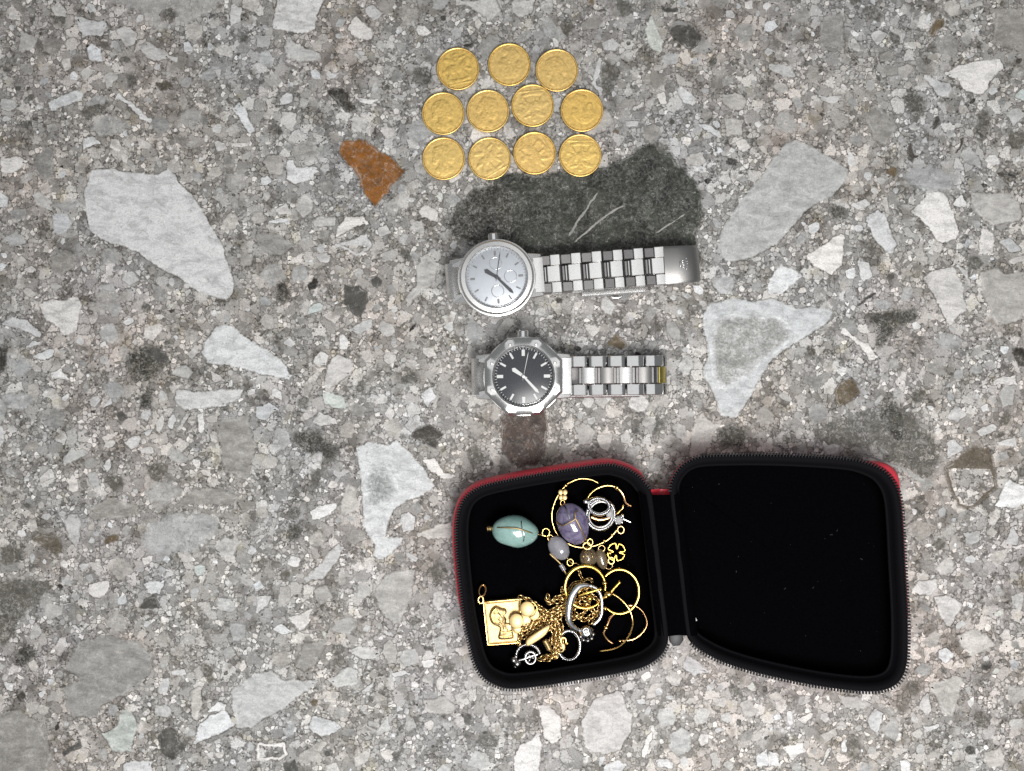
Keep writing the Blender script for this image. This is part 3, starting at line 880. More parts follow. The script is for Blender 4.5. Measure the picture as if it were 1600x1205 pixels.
M_tarn = simple('tarnished_silver', (0.40, 0.39, 0.38), 0.28, 1.0, var=0.3, scale=1500)
M_steel = simple('brushed_steel', (0.80, 0.79, 0.775), 0.27, 1.0, var=0.05, scale=2500, rvar=0.05, bump=0.15, bscale=4000)
M_polish = simple('polished_steel', (0.74, 0.73, 0.72), 0.10, 1.0, var=0.05, scale=800)
M_dark = simple('dark_steel', (0.30, 0.29, 0.285), 0.32, 1.0, var=0.2, scale=1500)  # on sunk links and pins the dim reflection is put into the colour
M_olive = simple('yellow_tint_steel', (0.50, 0.42, 0.13), 0.25, 1.0, var=0.1)  # steel tone with a yellow tint, for a single centre link
M_gap = simple('gap_shade', (0.04, 0.04, 0.04), 0.5, 0.0)
M_clasp = simple('satin_clasp_steel', (0.36, 0.35, 0.34), 0.36, 1.0, var=0.06, scale=2500, bump=0.15, bscale=4000)
M_wdial = simple('silver_white_dial', (0.56, 0.59, 0.63), 0.32, 0.35, var=0.04, scale=500)
M_bdial = simple('black_blue_dial', (0.012, 0.014, 0.022), 0.25, 0.0, var=0.2, scale=500)
M_ink = simple('dark_hand_enamel', (0.05, 0.05, 0.055), 0.3, 0.0)
M_lume = simple('pale_marker', (0.70, 0.71, 0.70), 0.3, 0.2)
M_red = simple('red_shell_leatherette', (0.66, 0.04, 0.065), 0.42, 0.0, var=0.12, scale=700, bump=0.5, bscale=1800)
M_lining = simple('black_velvet_lining', (0.0016, 0.0015, 0.0020), 0.95, 0.0, spec=0.0, var=0.3, scale=900, bump=0.4, bscale=3500)
M_tape = simple('black_zip_tape', (0.0034, 0.0034, 0.0046), 0.8, 0.0, spec=0.10, var=0.3, scale=2500, bump=0.6, bscale=3000)
M_teeth = simple('black_zip_teeth', (0.010, 0.0105, 0.013), 0.5, 0.0, spec=0.2)
M_stop = simple('grey_plastic_stop', (0.028, 0.029, 0.032), 0.5, 0.0)
M_lint = simple('white_lint', (0.75, 0.75, 0.75), 0.8, 0.0)
def gem(name, ca, cb, sc_, trans, rough=0.12, sss=0.0):
    m, nt, b = material(name)
    g = nt.n('ShaderNodeNewGeometry').outputs['Position']
    n = nt.noise(g, sc_, 5, 0.65, 0.8).outputs[0]
    nt.set(b.inputs['Base Color'], nt.ramp(n, [(0.3, ca), (0.7, cb)]))
    b.inputs['Roughness'].default_value = rough; b.inputs['Transmission Weight'].default_value = trans
    b.inputs['IOR'].default_value = 1.54; b.inputs['Coat Weight'].default_value = 0.6; b.inputs['Coat Roughness'].default_value = 0.05
    if sss: b.inputs['Subsurface Weight'].default_value = sss; b.inputs['Subsurface Radius'].default_value = (.3, .5, .5); b.inputs['Subsurface Scale'].default_value = 0.003
    return m
M_teal = gem('teal_amazonite', (0.19, 0.33, 0.30), (0.33, 0.49, 0.46), 160, 0.0, 0.15, 0.25)
M_ame = gem('purple_amethyst', (0.13, 0.10, 0.23), (0.46, 0.41, 0.58), 260, 0.5, 0.12, 0.2)
M_quartz = gem('clear_grey_quartz', (0.36, 0.35, 0.39), (0.50, 0.49, 0.53), 150, 0.5, 0.10, 0.2)
M_smoky = gem('smoky_quartz', (0.20, 0.15, 0.09), (0.36, 0.28, 0.19), 200, 0.55, 0.08)
M_crys = gem('clear_crystal', (0.8, 0.8, 0.8), (0.95, 0.95, 0.95), 300, 0.6, 0.03)
# thin watch glass: mostly clear, mirror by angle
M_glass = bpy.data.materials.new('watch_glass'); M_glass.use_nodes = True
_t = M_glass.node_tree; _t.nodes.clear(); nt = NT(_t)
_o = nt.n('ShaderNodeOutputMaterial'); _m = nt.n('ShaderNodeMixShader'); _f = nt.n('ShaderNodeFresnel'); _f.inputs[0].default_value = 1.6
_tr = nt.n('ShaderNodeBsdfTransparent'); _gl = nt.n('ShaderNodeBsdfGlossy'); _gl.inputs['Roughness'].default_value = 0.03
_t.links.new(_f.outputs[0], _m.inputs[0]); _t.links.new(_tr.outputs[0], _m.inputs[1]); _t.links.new(_gl.outputs[0], _m.inputs[2]); _t.links.new(_m.outputs[0], _o.inputs[0])

# ---------------------------------------------------------------- eleven gold coins
_t = M_coin.node_tree; nt = NT(_t); _h = [n for n in _t.nodes if n.type == 'HUE_SAT'][0]; _r = nt.n('ShaderNodeObjectInfo').outputs['Random']
nt.set(_h.inputs['Hue'], nt.rng(_r, 0, 1, .496, .502, False)); nt.set(_h.inputs['Saturation'], nt.rng(nt.math('FRACT', nt.math('MULTIPLY', _r, 7.3)), 0, 1, .96, 1.05, False))
RC = 33.4 * S * (H - .0016) / H
def cap_d(x, y, x0, y0, x1, y1):
    dx, dy = x1 - x0, y1 - y0
    t = max(0, min(1, ((x - x0) * dx + (y - y0) * dy) / (dx * dx + dy * dy + 1e-9)))
    return math.hypot(x - x0 - t * dx, y - y0 - t * dy)
def bump_(d, r): return max(0.0, 1 - (d / r) ** 2) ** .5 if d < r else 0.0
PORTRAIT = [(-.02, .20, .02, .12, .34), (.0, -.12, -.03, -.46, .21), (-.22, -.42, .24, -.46, .13), (.24, .10, .33, .02, .10), (.20, -.10, .26, -.12, .12), (-.22, .34, -.30, .18, .15), (-.33, .02, -.35, -.1, .10)]
RIDER = [(-.28, .0, .20, .06, .17), (.22, .08, .42, .28, .12), (.42, .28, .56, .20, .08), (-.26, -.04, -.42, -.34, .07), (-.10, -.08, -.06, -.40, .06), (.18, -.04, .34, -.30, .06), (.26, .0, .48, -.08, .06),
         (-.04, .14, .0, .42, .12), (.0, .50, .0, .52, .10), (.04, .36, .34, .44, .05), (-.30, .06, -.56, -.06, .07), (-.40, -.44, .0, -.46, .08), (.0, -.46, .34, -.40, .06), (-.12, .30, -.40, .42, .08), (-.6, -.56, .6, -.56, .028)]
def coin_mesh(kind, seed):
    shapes = PORTRAIT if kind == 'p' else RIDER
    rr = random.Random(seed); NR, NA = 40, 120; vs = [(0, 0, .0013 + .0001)]; fs = []
    marks = [(rr.uniform(0, 2 * PI), rr.uniform(.64, .69), rr.uniform(.02, .04)) for _ in range(40)]
    def hgt(u, a):
        x, y = u * math.cos(a) / 1.22, u * math.sin(a) / 1.22
        h_ = 0.0
        for s_ in shapes:
            k = bump_(cap_d(x, y, *s_[:4]), s_[4])
            h_ = max(h_, k * (.55 + .45 * s_[4] / .3))
        if h_ > 0: h_ += .34 * mnoise.noise(Vector((x * 13, y * 13, seed)))
        for ma, mr, ms in marks:
            if kind == 'r' and math.sin(ma) < -.5: continue
            d = math.hypot(x - mr * math.cos(ma), y - mr * math.sin(ma))
            if d < ms: h_ = max(h_, .38 * bump_(d, ms))
        h_ += .07 * mnoise.noise(Vector((x * 5, y * 5, seed + 7.7)))
        return h_
    for j in range(1, NR + 1):
        u = .915 * j / NR
        for i in range(NA):
            a = 2 * PI * i / NA
            vs.append((RC * u * math.cos(a), RC * u * math.sin(a), .00128 + .00014 * hgt(u, a)))
    for i in range(NA):
        fs.append((0, 1 + i, 1 + (i + 1) % NA))
        for j in range(NR - 1):
            fs.append((1 + j * NA + i, 1 + (j + 1) * NA + i, 1 + (j + 1) * NA + (i + 1) % NA, 1 + j * NA + (i + 1) % NA))
    m = MB(); m.add(vs, fs)
    revolve(m, [(RC * .915, .00128), (RC * .915, .0001), (RC * .5, .00005)], NA, cap1=True)
    return m.mesh('coin', M_coin)
rim_mb = MB()
revolve(rim_mb, [(RC * .91, .0012), (RC * .925, .00145), (RC * .955, .00152), (RC * .985, .00155), (RC, .00135), (RC, .0003), (RC * .98, .00005), (RC * .91, .0)], 96)
for i in range(72):
    a = 2 * PI * i / 72
    ball(rim_mb, (RC * .895 * math.cos(a), RC * .895 * math.sin(a), .00140), .00019, u=6, w=4)
rim_me = rim_mb.mesh('rim', M_coin)
pm = [coin_mesh('p', 3), coin_mesh('p', 8), coin_mesh('p', 21)]; rm = [coin_mesh('r', 5), coin_mesh('r', 14)]
COINS = [(715.4, 107.6, rm[0], 12, 'gold coin at the left end of the top row, horse design'),
         (795.8, 101, pm[0], 172, 'gold coin in the middle of the top row of three'),
         (870, 110, pm[1], 10, 'gold coin at the right end of the top row'),
         (692.5, 177.6, pm[2], 8, 'gold coin at the left end of the middle row, with a dull patch'),
         (762.4, 173.7, pm[0], -20, 'gold coin second from left in the middle row'),
         (832.2, 165, rm[0], 186, 'gold coin sitting highest in the middle row, line along its top edge'),
         (909.2, 172.7, pm[1], 200, 'gold coin at the right end of the middle row'),
         (693.2, 248, pm[1], 5, 'gold coin at the left end of the bottom row, smooth field'),
         (765, 248, rm[1], 30, 'gold coin second from left in the bottom row'),
         (835.3, 239.4, rm[1], 120, 'gold coin third from left in the bottom row'),
         (906.6, 243, rm[0], 180, 'gold coin at the right end of the bottom row, line along its top edge')]
for i, (x, y, me, rz, lab) in enumerate(COINS):
    o = link(bpy.data.objects.new('coin', me)); q = P(x, y, .0016); o.location = (q.x, q.y, .00046); o.rotation_euler = (0, 0, math.radians(rz))
    tag(o, lab, 'coin', 'gold coins laid out in rows')
    link(bpy.data.objects.new('rim', rim_me), o)

# ---------------------------------------------------------------- wristwatches
def hexahedron(mb, M, x0, x1, y0, y1, z0, z1, crown=0.0, bev=.00025, mi=0):
    """one bracelet piece in its own frame M: slightly domed top across x"""
    n = 5; prof = []
    for k in range(n + 1):
        t = k / n; x = x0 + (x1 - x0) * t
        prof.append((x, z1 - crown * (2 * t - 1) ** 2))
    prof[0] = (x0, prof[0][1] - bev); prof[-1] = (x1, prof[-1][1] - bev)
    prof.insert(1, (x0 + bev, z1 - crown * .85)); prof.insert(-1, (x1 - bev, z1 - crown * .85))
    prof = [prof[0], prof[1]] + prof[2:-2] + [prof[-2], prof[-1]]
    prof = sorted(prof, key=lambda a: a[0])
    ring = lambda y, d: [M @ Vector((x, y, z - d)) for x, z in prof] + [M @ Vector((x1, y, z0)), M @ Vector((x0, y, z0))]
    loft(mb, [ring(y0, bev), ring(y0 + bev, 0), ring(y1 - bev, 0), ring(y1, bev)], cap0=True, cap1=True, mi=mi)
def frame(x, z, ang):
    c, s_ = math.cos(ang), math.sin(ang)
    return Matrix(((c, 0, s_, x), (0, 1, 0, 0), (-s_, 0, c, z), (0, 0, 0, 1)))
def belt(path_pts):
    pts = resample([Vector((a, 0, b_)) for a, b_ in path_pts], 600, False)
    L = [0.0]
    for a, b_ in zip(pts, pts[1:]): L.append(L[-1] + (b_ - a).length)
    def at(d):
        d = max(0, min(L[-1] - 1e-6, d)); i = min(int(d / L[-1] * 599), 598)
        t = pts[i + 1] - pts[i]; return pts[i], math.atan2(-t.z, t.x)
    return at, L[-1]
def watch_head(root, R, zt, bezel_n, dialmat, dark):
    """case, bezel, dial, hands, markers, glass; face centre at the local origin, top at zt"""
    zb = zt - .0105
    m = MB()
    n = 64
    out_ = []
    for i in range(n):
        a = 2 * PI * i / n
        r_ = R * 1.0
        x, y = r_ * math.cos(a), r_ * math.sin(a)
        out_.append(Vector((x, y, 0)))
    z = lambda l, h_, k=1.0: [Vector((p_.x * k, p_.y * k, h_)) for p_ in l]
    loft(m, [z(out_, zb, .82), z(out_, zb + .001, .92), z(out_, zb + .0025, .995), z(out_, zt - .0042), z(out_, zt - .0034, .985), z(out_, zt - .0030, .90)], cap0=True, cap1=True)
    m.obj('case', M_steel, root, auto=35)
    for sx in (-1, 1):
        for sy in (-1, 1):
            l = MB()
            pts = [(sx * R * .62, sy * R * .50), (sx * R * .80, sy * R * .58), (sx * R * 1.17, sy * R * .545), (sx * R * 1.20, sy * R * .40), (sx * R * .80, sy * R * .33)]
            loft(l, [[Vector((a, b_, zb + .0012)) for a, b_ in pts], [Vector((a, b_, zt - .0045 - (.0022 if abs(a) > R else 0))) for a, b_ in pts], [Vector((a * .985, b_ * .97, zt - .0040 - (.0022 if abs(a) > R else 0))) for a, b_ in pts]], cap0=True, cap1=True)
            l.obj('lug', M_steel, root, smooth=False)
    b_ = MB(); nb = bezel_n
    rot = PI / nb if nb < 20 else 0
    def ringn(r_, h_): return [Vector((r_ * math.cos(2 * PI * i / nb + rot), r_ * math.sin(2 * PI * i / nb + rot), h_)) for i in range(nb)]
    nr = 64
    if nb >= 20:
        revolve(b_, [(R * .955, zt - .0031), (R * .945, zt - .0012), (R * .90, zt - .0003), (R * .80, zt), (R * .775, zt - .0004), (R * .765, zt - .0022)], 72)
    else:
        k = 1 / math.cos(PI / nb)
        def oct_pts(r_, h_, m_=64):
            res = []
            for i in range(m_):
                a = 2 * PI * i / m_ + rot
                t = ((a - rot) % (2 * PI / nb)) - PI / nb
                res.append(Vector((r_ / math.cos(t) * math.cos(a), r_ / math.cos(t) * math.sin(a), h_)))
            return res
        circ = lambda r_, h_: [Vector((r_ * math.cos(2 * PI * i / 64 + rot), r_ * math.sin(2 * PI * i / 64 + rot), h_)) for i in range(64)]
        loft(b_, [oct_pts(R * .965, zt - .0032), oct_pts(R * .965, zt - .0018), oct_pts(R * .90, zt - .0006), circ(R * .78, zt), circ(R * .735, zt - .0006), circ(R * .725, zt - .0022)])
    bez = b_.obj('bezel', M_steel, root, auto=30)
    if dark:
        for i in range(8):
            a = 2 * PI * (i + .5) / 8 + rot - PI / 8
            s_ = MB(); revolve(s_, [(.0009, zt - .0006), (.0009, zt + .0001), (.0006, zt + .00022)], 6, (R * .845 * math.cos(a), R * .845 * math.sin(a), 0), cap1=True); s_.obj('screw', M_steel, bez, smooth=False)
    rd = R * (.73 if dark else .77)
    d = MB(); revolve(d, [(rd, zt - .0021), (rd * .98, zt - .0020), (.0002, zt - .0020)], 64, cap1=True); dial = d.obj('dial', dialmat, root)
    mk = M_lume if dark else M_dark
    for i in range(12):
        a = 2 * PI * i / 12
        w = .0011 if dark else .0007
        q = MB(); box(q, (0, 0, 0), rd * (.22 if dark else .15), w * (1.5 if i % 3 == 0 else 1), .0003, bev=.0001)
        me = q.obj('hour_marker', mk, dial, smooth=False); me.location = (rd * .80 * math.cos(a), rd * .80 * math.sin(a), zt - .00182); me.rotation_euler = (0, 0, a)
    if not dark:
        for a in (0, PI / 2 * 1.0, PI):
            sd_ = MB(); cxx, cyy = rd * .46 * math.cos(a - PI / 2), rd * .46 * math.sin(a - PI / 2)
            revolve(sd_, [(rd * .215, zt - .00198), (rd * .215, zt - .00180), (rd * .19, zt - .00180), (rd * .185, zt - .00195)], 32, (cxx, cyy, 0)); sd_.obj('subdial_ring', M_silver, dial)
    q = MB()
    for i in range(60):
        a = 2 * PI * i / 60
        box(q, (rd * .945 * math.cos(a), rd * .945 * math.sin(a), zt - .00196), .0009, .00022, .00012, Matrix.Rotation(a, 3, 'Z'))
    q.obj('minute_track', mk, dial, smooth=False)
    hm = M_ink if not dark else M_lume
    for nm, ang, ln, w in (('hour_hand', 145, .48, .0011), ('minute_hand', -48, .78, .0008), ('second_hand', 78, .86, .0002)):
        q = MB(); a = math.radians(ang); hz = zt - (.0014 if nm[0] == 'h' else .0011)
        pts = [(-rd * .14, -w * .5), (rd * ln * .85, -w), (rd * ln, 0), (rd * ln * .85, w), (-rd * .14, w * .5)]
        plate(q, [(x * math.cos(a) - y * math.sin(a), x * math.sin(a) + y * math.cos(a)) for x, y in pts], hz, hz + .00022, .00008); q.obj(nm, hm, root, smooth=False)
    q = MB(); revolve(q, [(.0010, zt - .0019), (.0010, zt - .0006), (.0006, zt - .0005)], 16, cap1=True); q.obj('hand_pin', M_ink if not dark else M_steel, root)
    g = MB(); revolve(g, [(rd * 1.0, zt - .0006), (rd * .985, zt - .0001), (rd * .96, zt)], 64, cap1=True); g.obj('crystal', M_glass, root, auto=15)
    q = MB(); cr = .0026; nn = 24   # winding crown on the +Y side
    prof = [(0.6, R * .97), (1.0, R * .985), (1.0, R * 1.13), (.85, R * 1.155)]
    loops = [[Vector((cr * r_ * (1 + (.06 if i % 2 else 0)) * math.cos(2 * PI * i / nn), y, zt - .0062 + cr * r_ * (1 + (.06 if i % 2 else 0)) * math.sin(2 * PI * i / nn))) for i in range(nn)] for r_, y in prof]
    loft(q, loops, cap1=True); q.obj('winding_crown', M_polish, root, smooth=False)
    return zb

def make_watch(name, label, c_px, ang, R, zt, x_end, link_len, link_gap, width, dark):
    q = P(c_px[0], c_px[1], zt)
    root = empty(name, (q.x, q.y, .0005), math.radians(ang)); tag(root, label, 'watch')
    zb = watch_head(root, R, zt, 8 if dark else 72, M_bdial if dark else M_wdial, dark)
    zr = zt - .0068; rt = (zr - .0028) / 2          # strap mid-height on top, radius of the turn
    top = [(R * 1.12, zr)]
    ex = .0125 if not dark else .0075
    xs = x_end - ex
    for k in range(1, 13): top.append((R * 1.12 + (xs - R * 1.12) * k / 12, zr + (.0010 if not dark else .0004) * math.sin(PI * k / 12)))
    for k in range(1, 13):
        a = PI / 2 - PI * k / 12; top.append((xs + ex * math.cos(a), zr - rt + rt * math.sin(a)))
    for k in range(1, 13): top.append((xs + (-R * .9 - xs) * k / 12, .0028))
    at, L = belt(top)
    W = width / 2; wc = W * .42
    d = link_gap
    idx = 0; rw = random.Random(4)
    clasp_from = (xs - R * 1.12) - (-.0030 if not dark else -.9)
    first = True; cl_len = .0150
    while d + link_len < L:
        if not dark and clasp_from < d + link_len and d < clasp_from + .022:
            if first: first = False; cl_len += clasp_from - d; clasp_from = d - .0003
            d += link_len; continue
        (p_, a) = at(d + link_len / 2); M = frame(p_.x, p_.z, a + rw.uniform(-.07, .07))
        (p2, a2) = at(d + link_len); M2 = frame(p2.x, p2.z, a2 + rw.uniform(-.10, .10))
        if dark:        # plain three-row bracelet, centre row staggered
            for y0, y1 in ((-W, -wc - .0002), (wc + .0002, W)):
                m = MB(); hexahedron(m, M, -link_len / 2 + link_gap / 2, link_len / 2 - link_gap / 2, y0, y1, -.0012, .0013, .0013); m.obj('link', M_polish, root, auto=28)
            m = MB(); hexahedron(m, M2, -link_len * .36, link_len * .36, -wc, wc, -.0012, .0014, .0007); m.obj('centre_link', M_olive if idx == 4 else (M_clasp if idx % 2 else M_steel), root, auto=28)  # every other link toned darker to imitate dim reflections; one tinted yellow
            m = MB(); hexahedron(m, M2, -link_len * .5, link_len * .5, -wc * .98, wc * .98, -.0014, .0003); m.obj('hinge_pin', M_dark, root, auto=28)
        else:           # bright raised halves; sunk halves have the dimmer reflection painted in dark
            h2 = link_len / 2
            for y0, y1 in ((-W, -wc - .0002), (wc + .0002, W)):
                m = MB(); hexahedron(m, M, .0001, h2 - .0002, y0, y1, -.0013, .0014, .00012); m.obj('link', M_steel, root, auto=28)
                m = MB(); hexahedron(m, M @ Matrix.Rotation(.10, 4, 'Y'), -h2 + .0002, -.0001, y0 + .0003, y1 - .0003, -.0012, .0009); m.obj('sunk_link', M_dark, root, auto=28)
            m = MB(); hexahedron(m, M, -link_len * .16, link_len * .44, -wc, wc, -.0013, .0016, .00010); m.obj('centre_link', M_steel, root, auto=28)
            m = MB(); hexahedron(m, M, -link_len * .46, -link_len * .33, -wc + .0003, wc - .0003, -.0012, .0009); m.obj('hinge_pin', M_dark, root, auto=28)
            m = MB(); hexahedron(m, M, -link_len * .30, -link_len * .22, -wc + .0003, wc - .0003, -.0012, .0011); m.obj('hinge_pin', M_polish, root, auto=28)
            m = MB(); hexahedron(m, M, -link_len * .5, link_len * .5, -wc, wc, -.0015, -.0002); m.obj('link_core', M_gap, root, auto=28)  # near-black filler: shade between the links put into its colour
        d += link_len; idx += 1
    # end link between the lugs
    m = MB(); hexahedron(m, frame(R * 1.0, zr, 0), -.0035, .0042, -W * .93, W * .93, -.002, .0018, .0006); m.obj('end_link', M_steel, root, auto=28)
    m = MB(); hexahedron(m, frame(-R * 1.05, zr - .002, PI + .5), -.0035, .0052, -W * .93, W * .93, -.002, .0018, .0006); m.obj('end_link', M_steel, root, auto=28)
    if not dark:        # long clasp cover wrapping the end of the loop
        loops = []
        n = 16
        for k in range(n + 1):
            (p_, a) = at(clasp_from + cl_len * k / n); M = frame(p_.x, p_.z, a)
            f = 1 - .05 * k / n
            loops.append([M @ Vector(v) for v in ((0, -W * f, -.0012), (0, -W * f, .0009), (0, -W * f + .0014, .0016), (0, W * f - .0014, .0016), (0, W * f, .0009), (0, W * f, -.0012))])
        m = MB(); loft(m, loops, cap0=True, cap1=True); cl = m.obj('clasp_cover', M_clasp, root, auto=30)
        (p_, a) = at(clasp_from + cl_len * .42); M = frame(p_.x, p_.z, a)
        e = MB()        # small five-pointed coronet in relief, read along the bracelet
        for k in range(5):
            t = (k - 2) / 2
            tip = Vector((.0021 - .0004 * abs(t), t * .0026, .0017)); base = Vector((-.0013, t * .0013, .0017))
            tube(e, [M @ base, M @ tip], [.00022, .00014], seg=6); ball(e, M @ tip, .00030, u=8, w=6)
        tube(e, [M @ Vector((-.0017, .0014 * math.cos(k * PI / 8), .0017 + .0003 * math.sin(k * PI / 8))) for k in range(9)], .00026, seg=6)
        e.obj('emblem', M_silver, cl)
    # folding blade of the buckle lying under the strap, showing along the lower side
    b0 = xs - (.046 if not dark else .040); b1 = xs - (.014 if not dark else .004)
    m = MB(); yo = -W - (.0026 if not dark else .0012)
    loft(m, [[Vector((x, y, z_)) for y, z_ in ((yo, .0022), (yo, .0046), (yo + .0006, .0050), (yo + .004, .0048), (yo + .004, .0022))] for x in (b0, b0 + .001, b1 - .001, b1)], cap0=True, cap1=True)
    bl = m.obj('clasp_blade', M_steel, root, auto=30)
    if not dark:
        m = MB(); tube(m, [(b0 + .0175 + .0028 * math.cos(k * PI / 10), yo - .0003 - .0013 * math.sin(k * PI / 10), .0042) for k in range(11)], .0005, seg=8); m.obj('release_tab', M_silver, bl)
    return root
make_watch('wristwatch', 'steel wristwatch with silvery white dial below the rows of coins', (776, 433), 4.3, .0195, .0190, .1010, .0104, .0003, .0191, False)
make_watch('wristwatch', 'steel wristwatch with black dial and eight-sided bezel above the open case', (818, 588), 0.6, .0200, .0185, .0705, .0095, .0006, .0198, True)
# ---------------------------------------------------------------- the opened zip case
M_dust = simple('grey_dust', (0.06, 0.06, 0.062), 0.9, 0.0)
def half(root, name, px, h, hinge, bulge, seed):
    """one half of the case; px is its rim seen from above, hinge = (i, j) px of the hinge line ends"""
    rim = resample([P(v.x, v.y, h) for v in spline([Vector((a, b_, 0)) for a, b_ in px], 6, True)], 220)
    z = lambda l, h_: [Vector((p_.x, p_.y, h_)) for p_ in l]
    bl = [bulge(p_) for p_ in rim]
    mul = lambda k, c0=0.0: [b_ * k + c0 for b_ in bl]
    m = MB()
    loft(m, [z(offset2d(rim, -.0105), .0006), z(offset2d(rim, -.0065), .0008), z(offset2d(rim, mul(.3, -.003)), .0022), z(offset2d(rim, mul(.75, -.0006)), .0055), z(offset2d(rim, mul(1.0)), .0105), z(offset2d(rim, mul(.95)), h - .0055), z(offset2d(rim, mul(.6, .0002)), h - .0026), z(offset2d(rim, mul(.15, .0)), h - .0014), z(offset2d(rim, -.0012), h - .0012)], cap0=True)
    m.obj(name, M_red, root)
    m = MB()
    loft(m, [z(offset2d(rim, -.0006), h - .0012), z(offset2d(rim, .0001), h - .0006), z(offset2d(rim, -.0004), h), z(offset2d(rim, -.0016), h + .0002), z(offset2d(rim, -.0030), h - .0006), z(offset2d(rim, -.0040), h - .0030), z(offset2d(rim, -.0048), h - .0075), z(offset2d(rim, -.0053), h - .0078)])
    tape = m.obj('zip_tape', M_tape, root)
    m = MB()    # piping where the lining is sewn in
    tube(m, z(offset2d(rim, -.0050), h - .0076), .0009, closed=True, seg=6)
    seam = m
    m = MB()
    loops = [z(offset2d(rim, -.0050), h - .0078), z(offset2d(rim, -.0054), .0080), z(offset2d(rim, -.0066), .0048), z(offset2d(rim, -.0090), .0034), z(offset2d(rim, -.0125), .0030)]
    c0 = sum(loops[-1], Vector()) / len(rim)
    for k in (.25, .5, .75, .95):
        loops.append([p_.lerp(c0, k) + Vector((0, 0, .0003 * mnoise.noise(Vector((p_.x * 30, p_.y * 30, seed))))) for p_ in loops[4]])
    loft(m, loops, cap1=True); lin = m.obj('lining', M_lining, root)
    seam.obj('lining_seam', M_tape, lin)
    # teeth, tiny and many
    m = MB(); line = offset2d(rim, .0002)
    a, b_ = P(*hinge[0], h), P(*hinge[1], h)
    cum = 0; prev = line[0]
    dense = resample(line, 262)
    for i, p_ in enumerate(dense):
        t = (p_ - a).dot(b_ - a) / (b_ - a).length_squared
        if -.02 < t < 1.02 and (p_ - a.lerp(b_, t)).length < .0035: continue
        tg = (dense[(i + 1) % 262] - dense[i - 1]); ang = math.atan2(tg.y, tg.x)
        box(m, (p_.x, p_.y, h - .0002), .0007, .0020, .0012, Matrix.Rotation(ang, 3, 'Z'), .0002)
    tag(m.obj('zip_teeth', M_teeth, tape, smooth=False), kind='stuff')
    return rim
LEFT = [(1018, 770), (1010, 757), (1000, 745), (985, 735), (965, 728), (945, 726), (900, 732), (850, 740), (800, 749), (760, 758), (738, 768), (722, 785), (714, 812), (713, 850), (717, 900), (724, 960), (732, 1000), (741, 1035), (754, 1058), (774, 1071), (800, 1077), (850, 1072), (900, 1064), (950, 1056), (1000, 1045), (1026, 1031), (1040, 1014), (1044, 990), (1036, 920), (1026, 830)]
RIGHT = [(1047, 772), (1050, 750), (1060, 733), (1076, 720), (1100, 713), (1150, 711), (1200, 711), (1260, 713), (1320, 717), (1350, 722), (1380, 735), (1398, 755), (1407, 780), (1411, 820), (1414, 880), (1418, 950), (1419, 1000), (1417, 1038), (1408, 1062), (1390, 1076), (1360, 1081), (1310, 1077), (1250, 1067), (1180, 1051), (1130, 1035), (1095, 1017), (1078, 1002), (1072, 985), (1064, 920), (1055, 840)]
HL, HR = .0225, .0205
case = empty('jewellery_case', P(1040, 900, 0))
tag(case, 'opened black lined zip case with red outer shell, jewellery in one half', 'zip case')
inv = Matrix.Translation(-case.location)
def near_line(p_, a, b_):
    t = max(0, min(1, (p_ - a).dot(b_ - a) / (b_ - a).length_squared)); return (p_ - a.lerp(b_, t)).length
def lb(p_):
    v = p_ - P(880, 900, HL)
    k = .0024 if v.y > -.012 else max(-.0012, .0024 - (-.012 - v.y) * .16)
    if near_line(p_, P(1014, 775, HL), P(1046, 1010, HL)) < .010: k = min(k, -.0012 + near_line(p_, P(1014, 775, HL), P(1046, 1010, HL)) * .3)
    return k
cr = P(1396, 742, HR); 
def rb(p_):
    d = math.hypot(p_.x - cr.x, p_.y - cr.y) / S
    k = .0068 * math.exp(-(d / 36) ** 2)
    if p_.x > P(1402, 0, HR).x and p_.y > P(0, 970, HR).y: k = max(k, .0030)
    return k - .0012
before = set(bpy.data.objects)
half(case, 'shell', LEFT, HL, ((1018, 770), (1044, 1000)), lb, 1)
half(case, 'lid_shell', RIGHT, HR, ((1047, 772), (1074, 1000)), rb, 2)
# cloth hinge between the halves
m = MB(); rows = []
for k in range(13):
    t = k / 12; a = P(1000 + 30 * t, 774 + 222 * t, HL + .0007); b_ = P(1066 + 26 * t, 774 + 220 * t, HR + .0007)
    rows.append([a.lerp(b_, j / 8) + Vector((0, 0, -.0030 * math.sin(PI * j / 8) ** 2 - (.0035 if j in (0, 8) else 0) + .0004 * mnoise.noise(Vector((k * .9, j * .7, 2))))) for j in range(9)])
loft(m, rows, closed=False); m.obj('hinge_cloth', M_lining, case)
m = MB(); rows = []
for k in range(13):
    t = k / 12 * .97; a = P(1016 + 28 * t, 765.5 + 224 * t, HL - .0042); b_ = P(1050 + 27 * t, 765.5 + 222 * t, HR - .0042)
    rows.append([a.lerp(b_, j / 8) + Vector((0, 0, -.0042 * math.sin(PI * j / 8))) for j in range(9)])
loft(m, rows, closed=False); m.obj('hinge_spine', M_red, case)
m = MB(); o = [P(x, y, .017) for x, y in ((1046, 985), (1066, 984), (1068, 1001), (1062, 1009), (1052, 1010), (1046, 1002))]
plate(m, o, .0150, .0172, .0005); m.obj('zip_stop', M_stop, case)
m = MB()
for x, y, r_ in ((1085, 967, .0011), (1087, 969, .0008), (1076, 979, .0004)): ball(m, P(x, y, .0042), r_, (1, .7, .5), u=8, w=6)
tag(m.obj('lint', M_lint), 'tiny white speck of lint inside the empty half of the case', 'lint')
m = MB(); rr = random.Random(3)
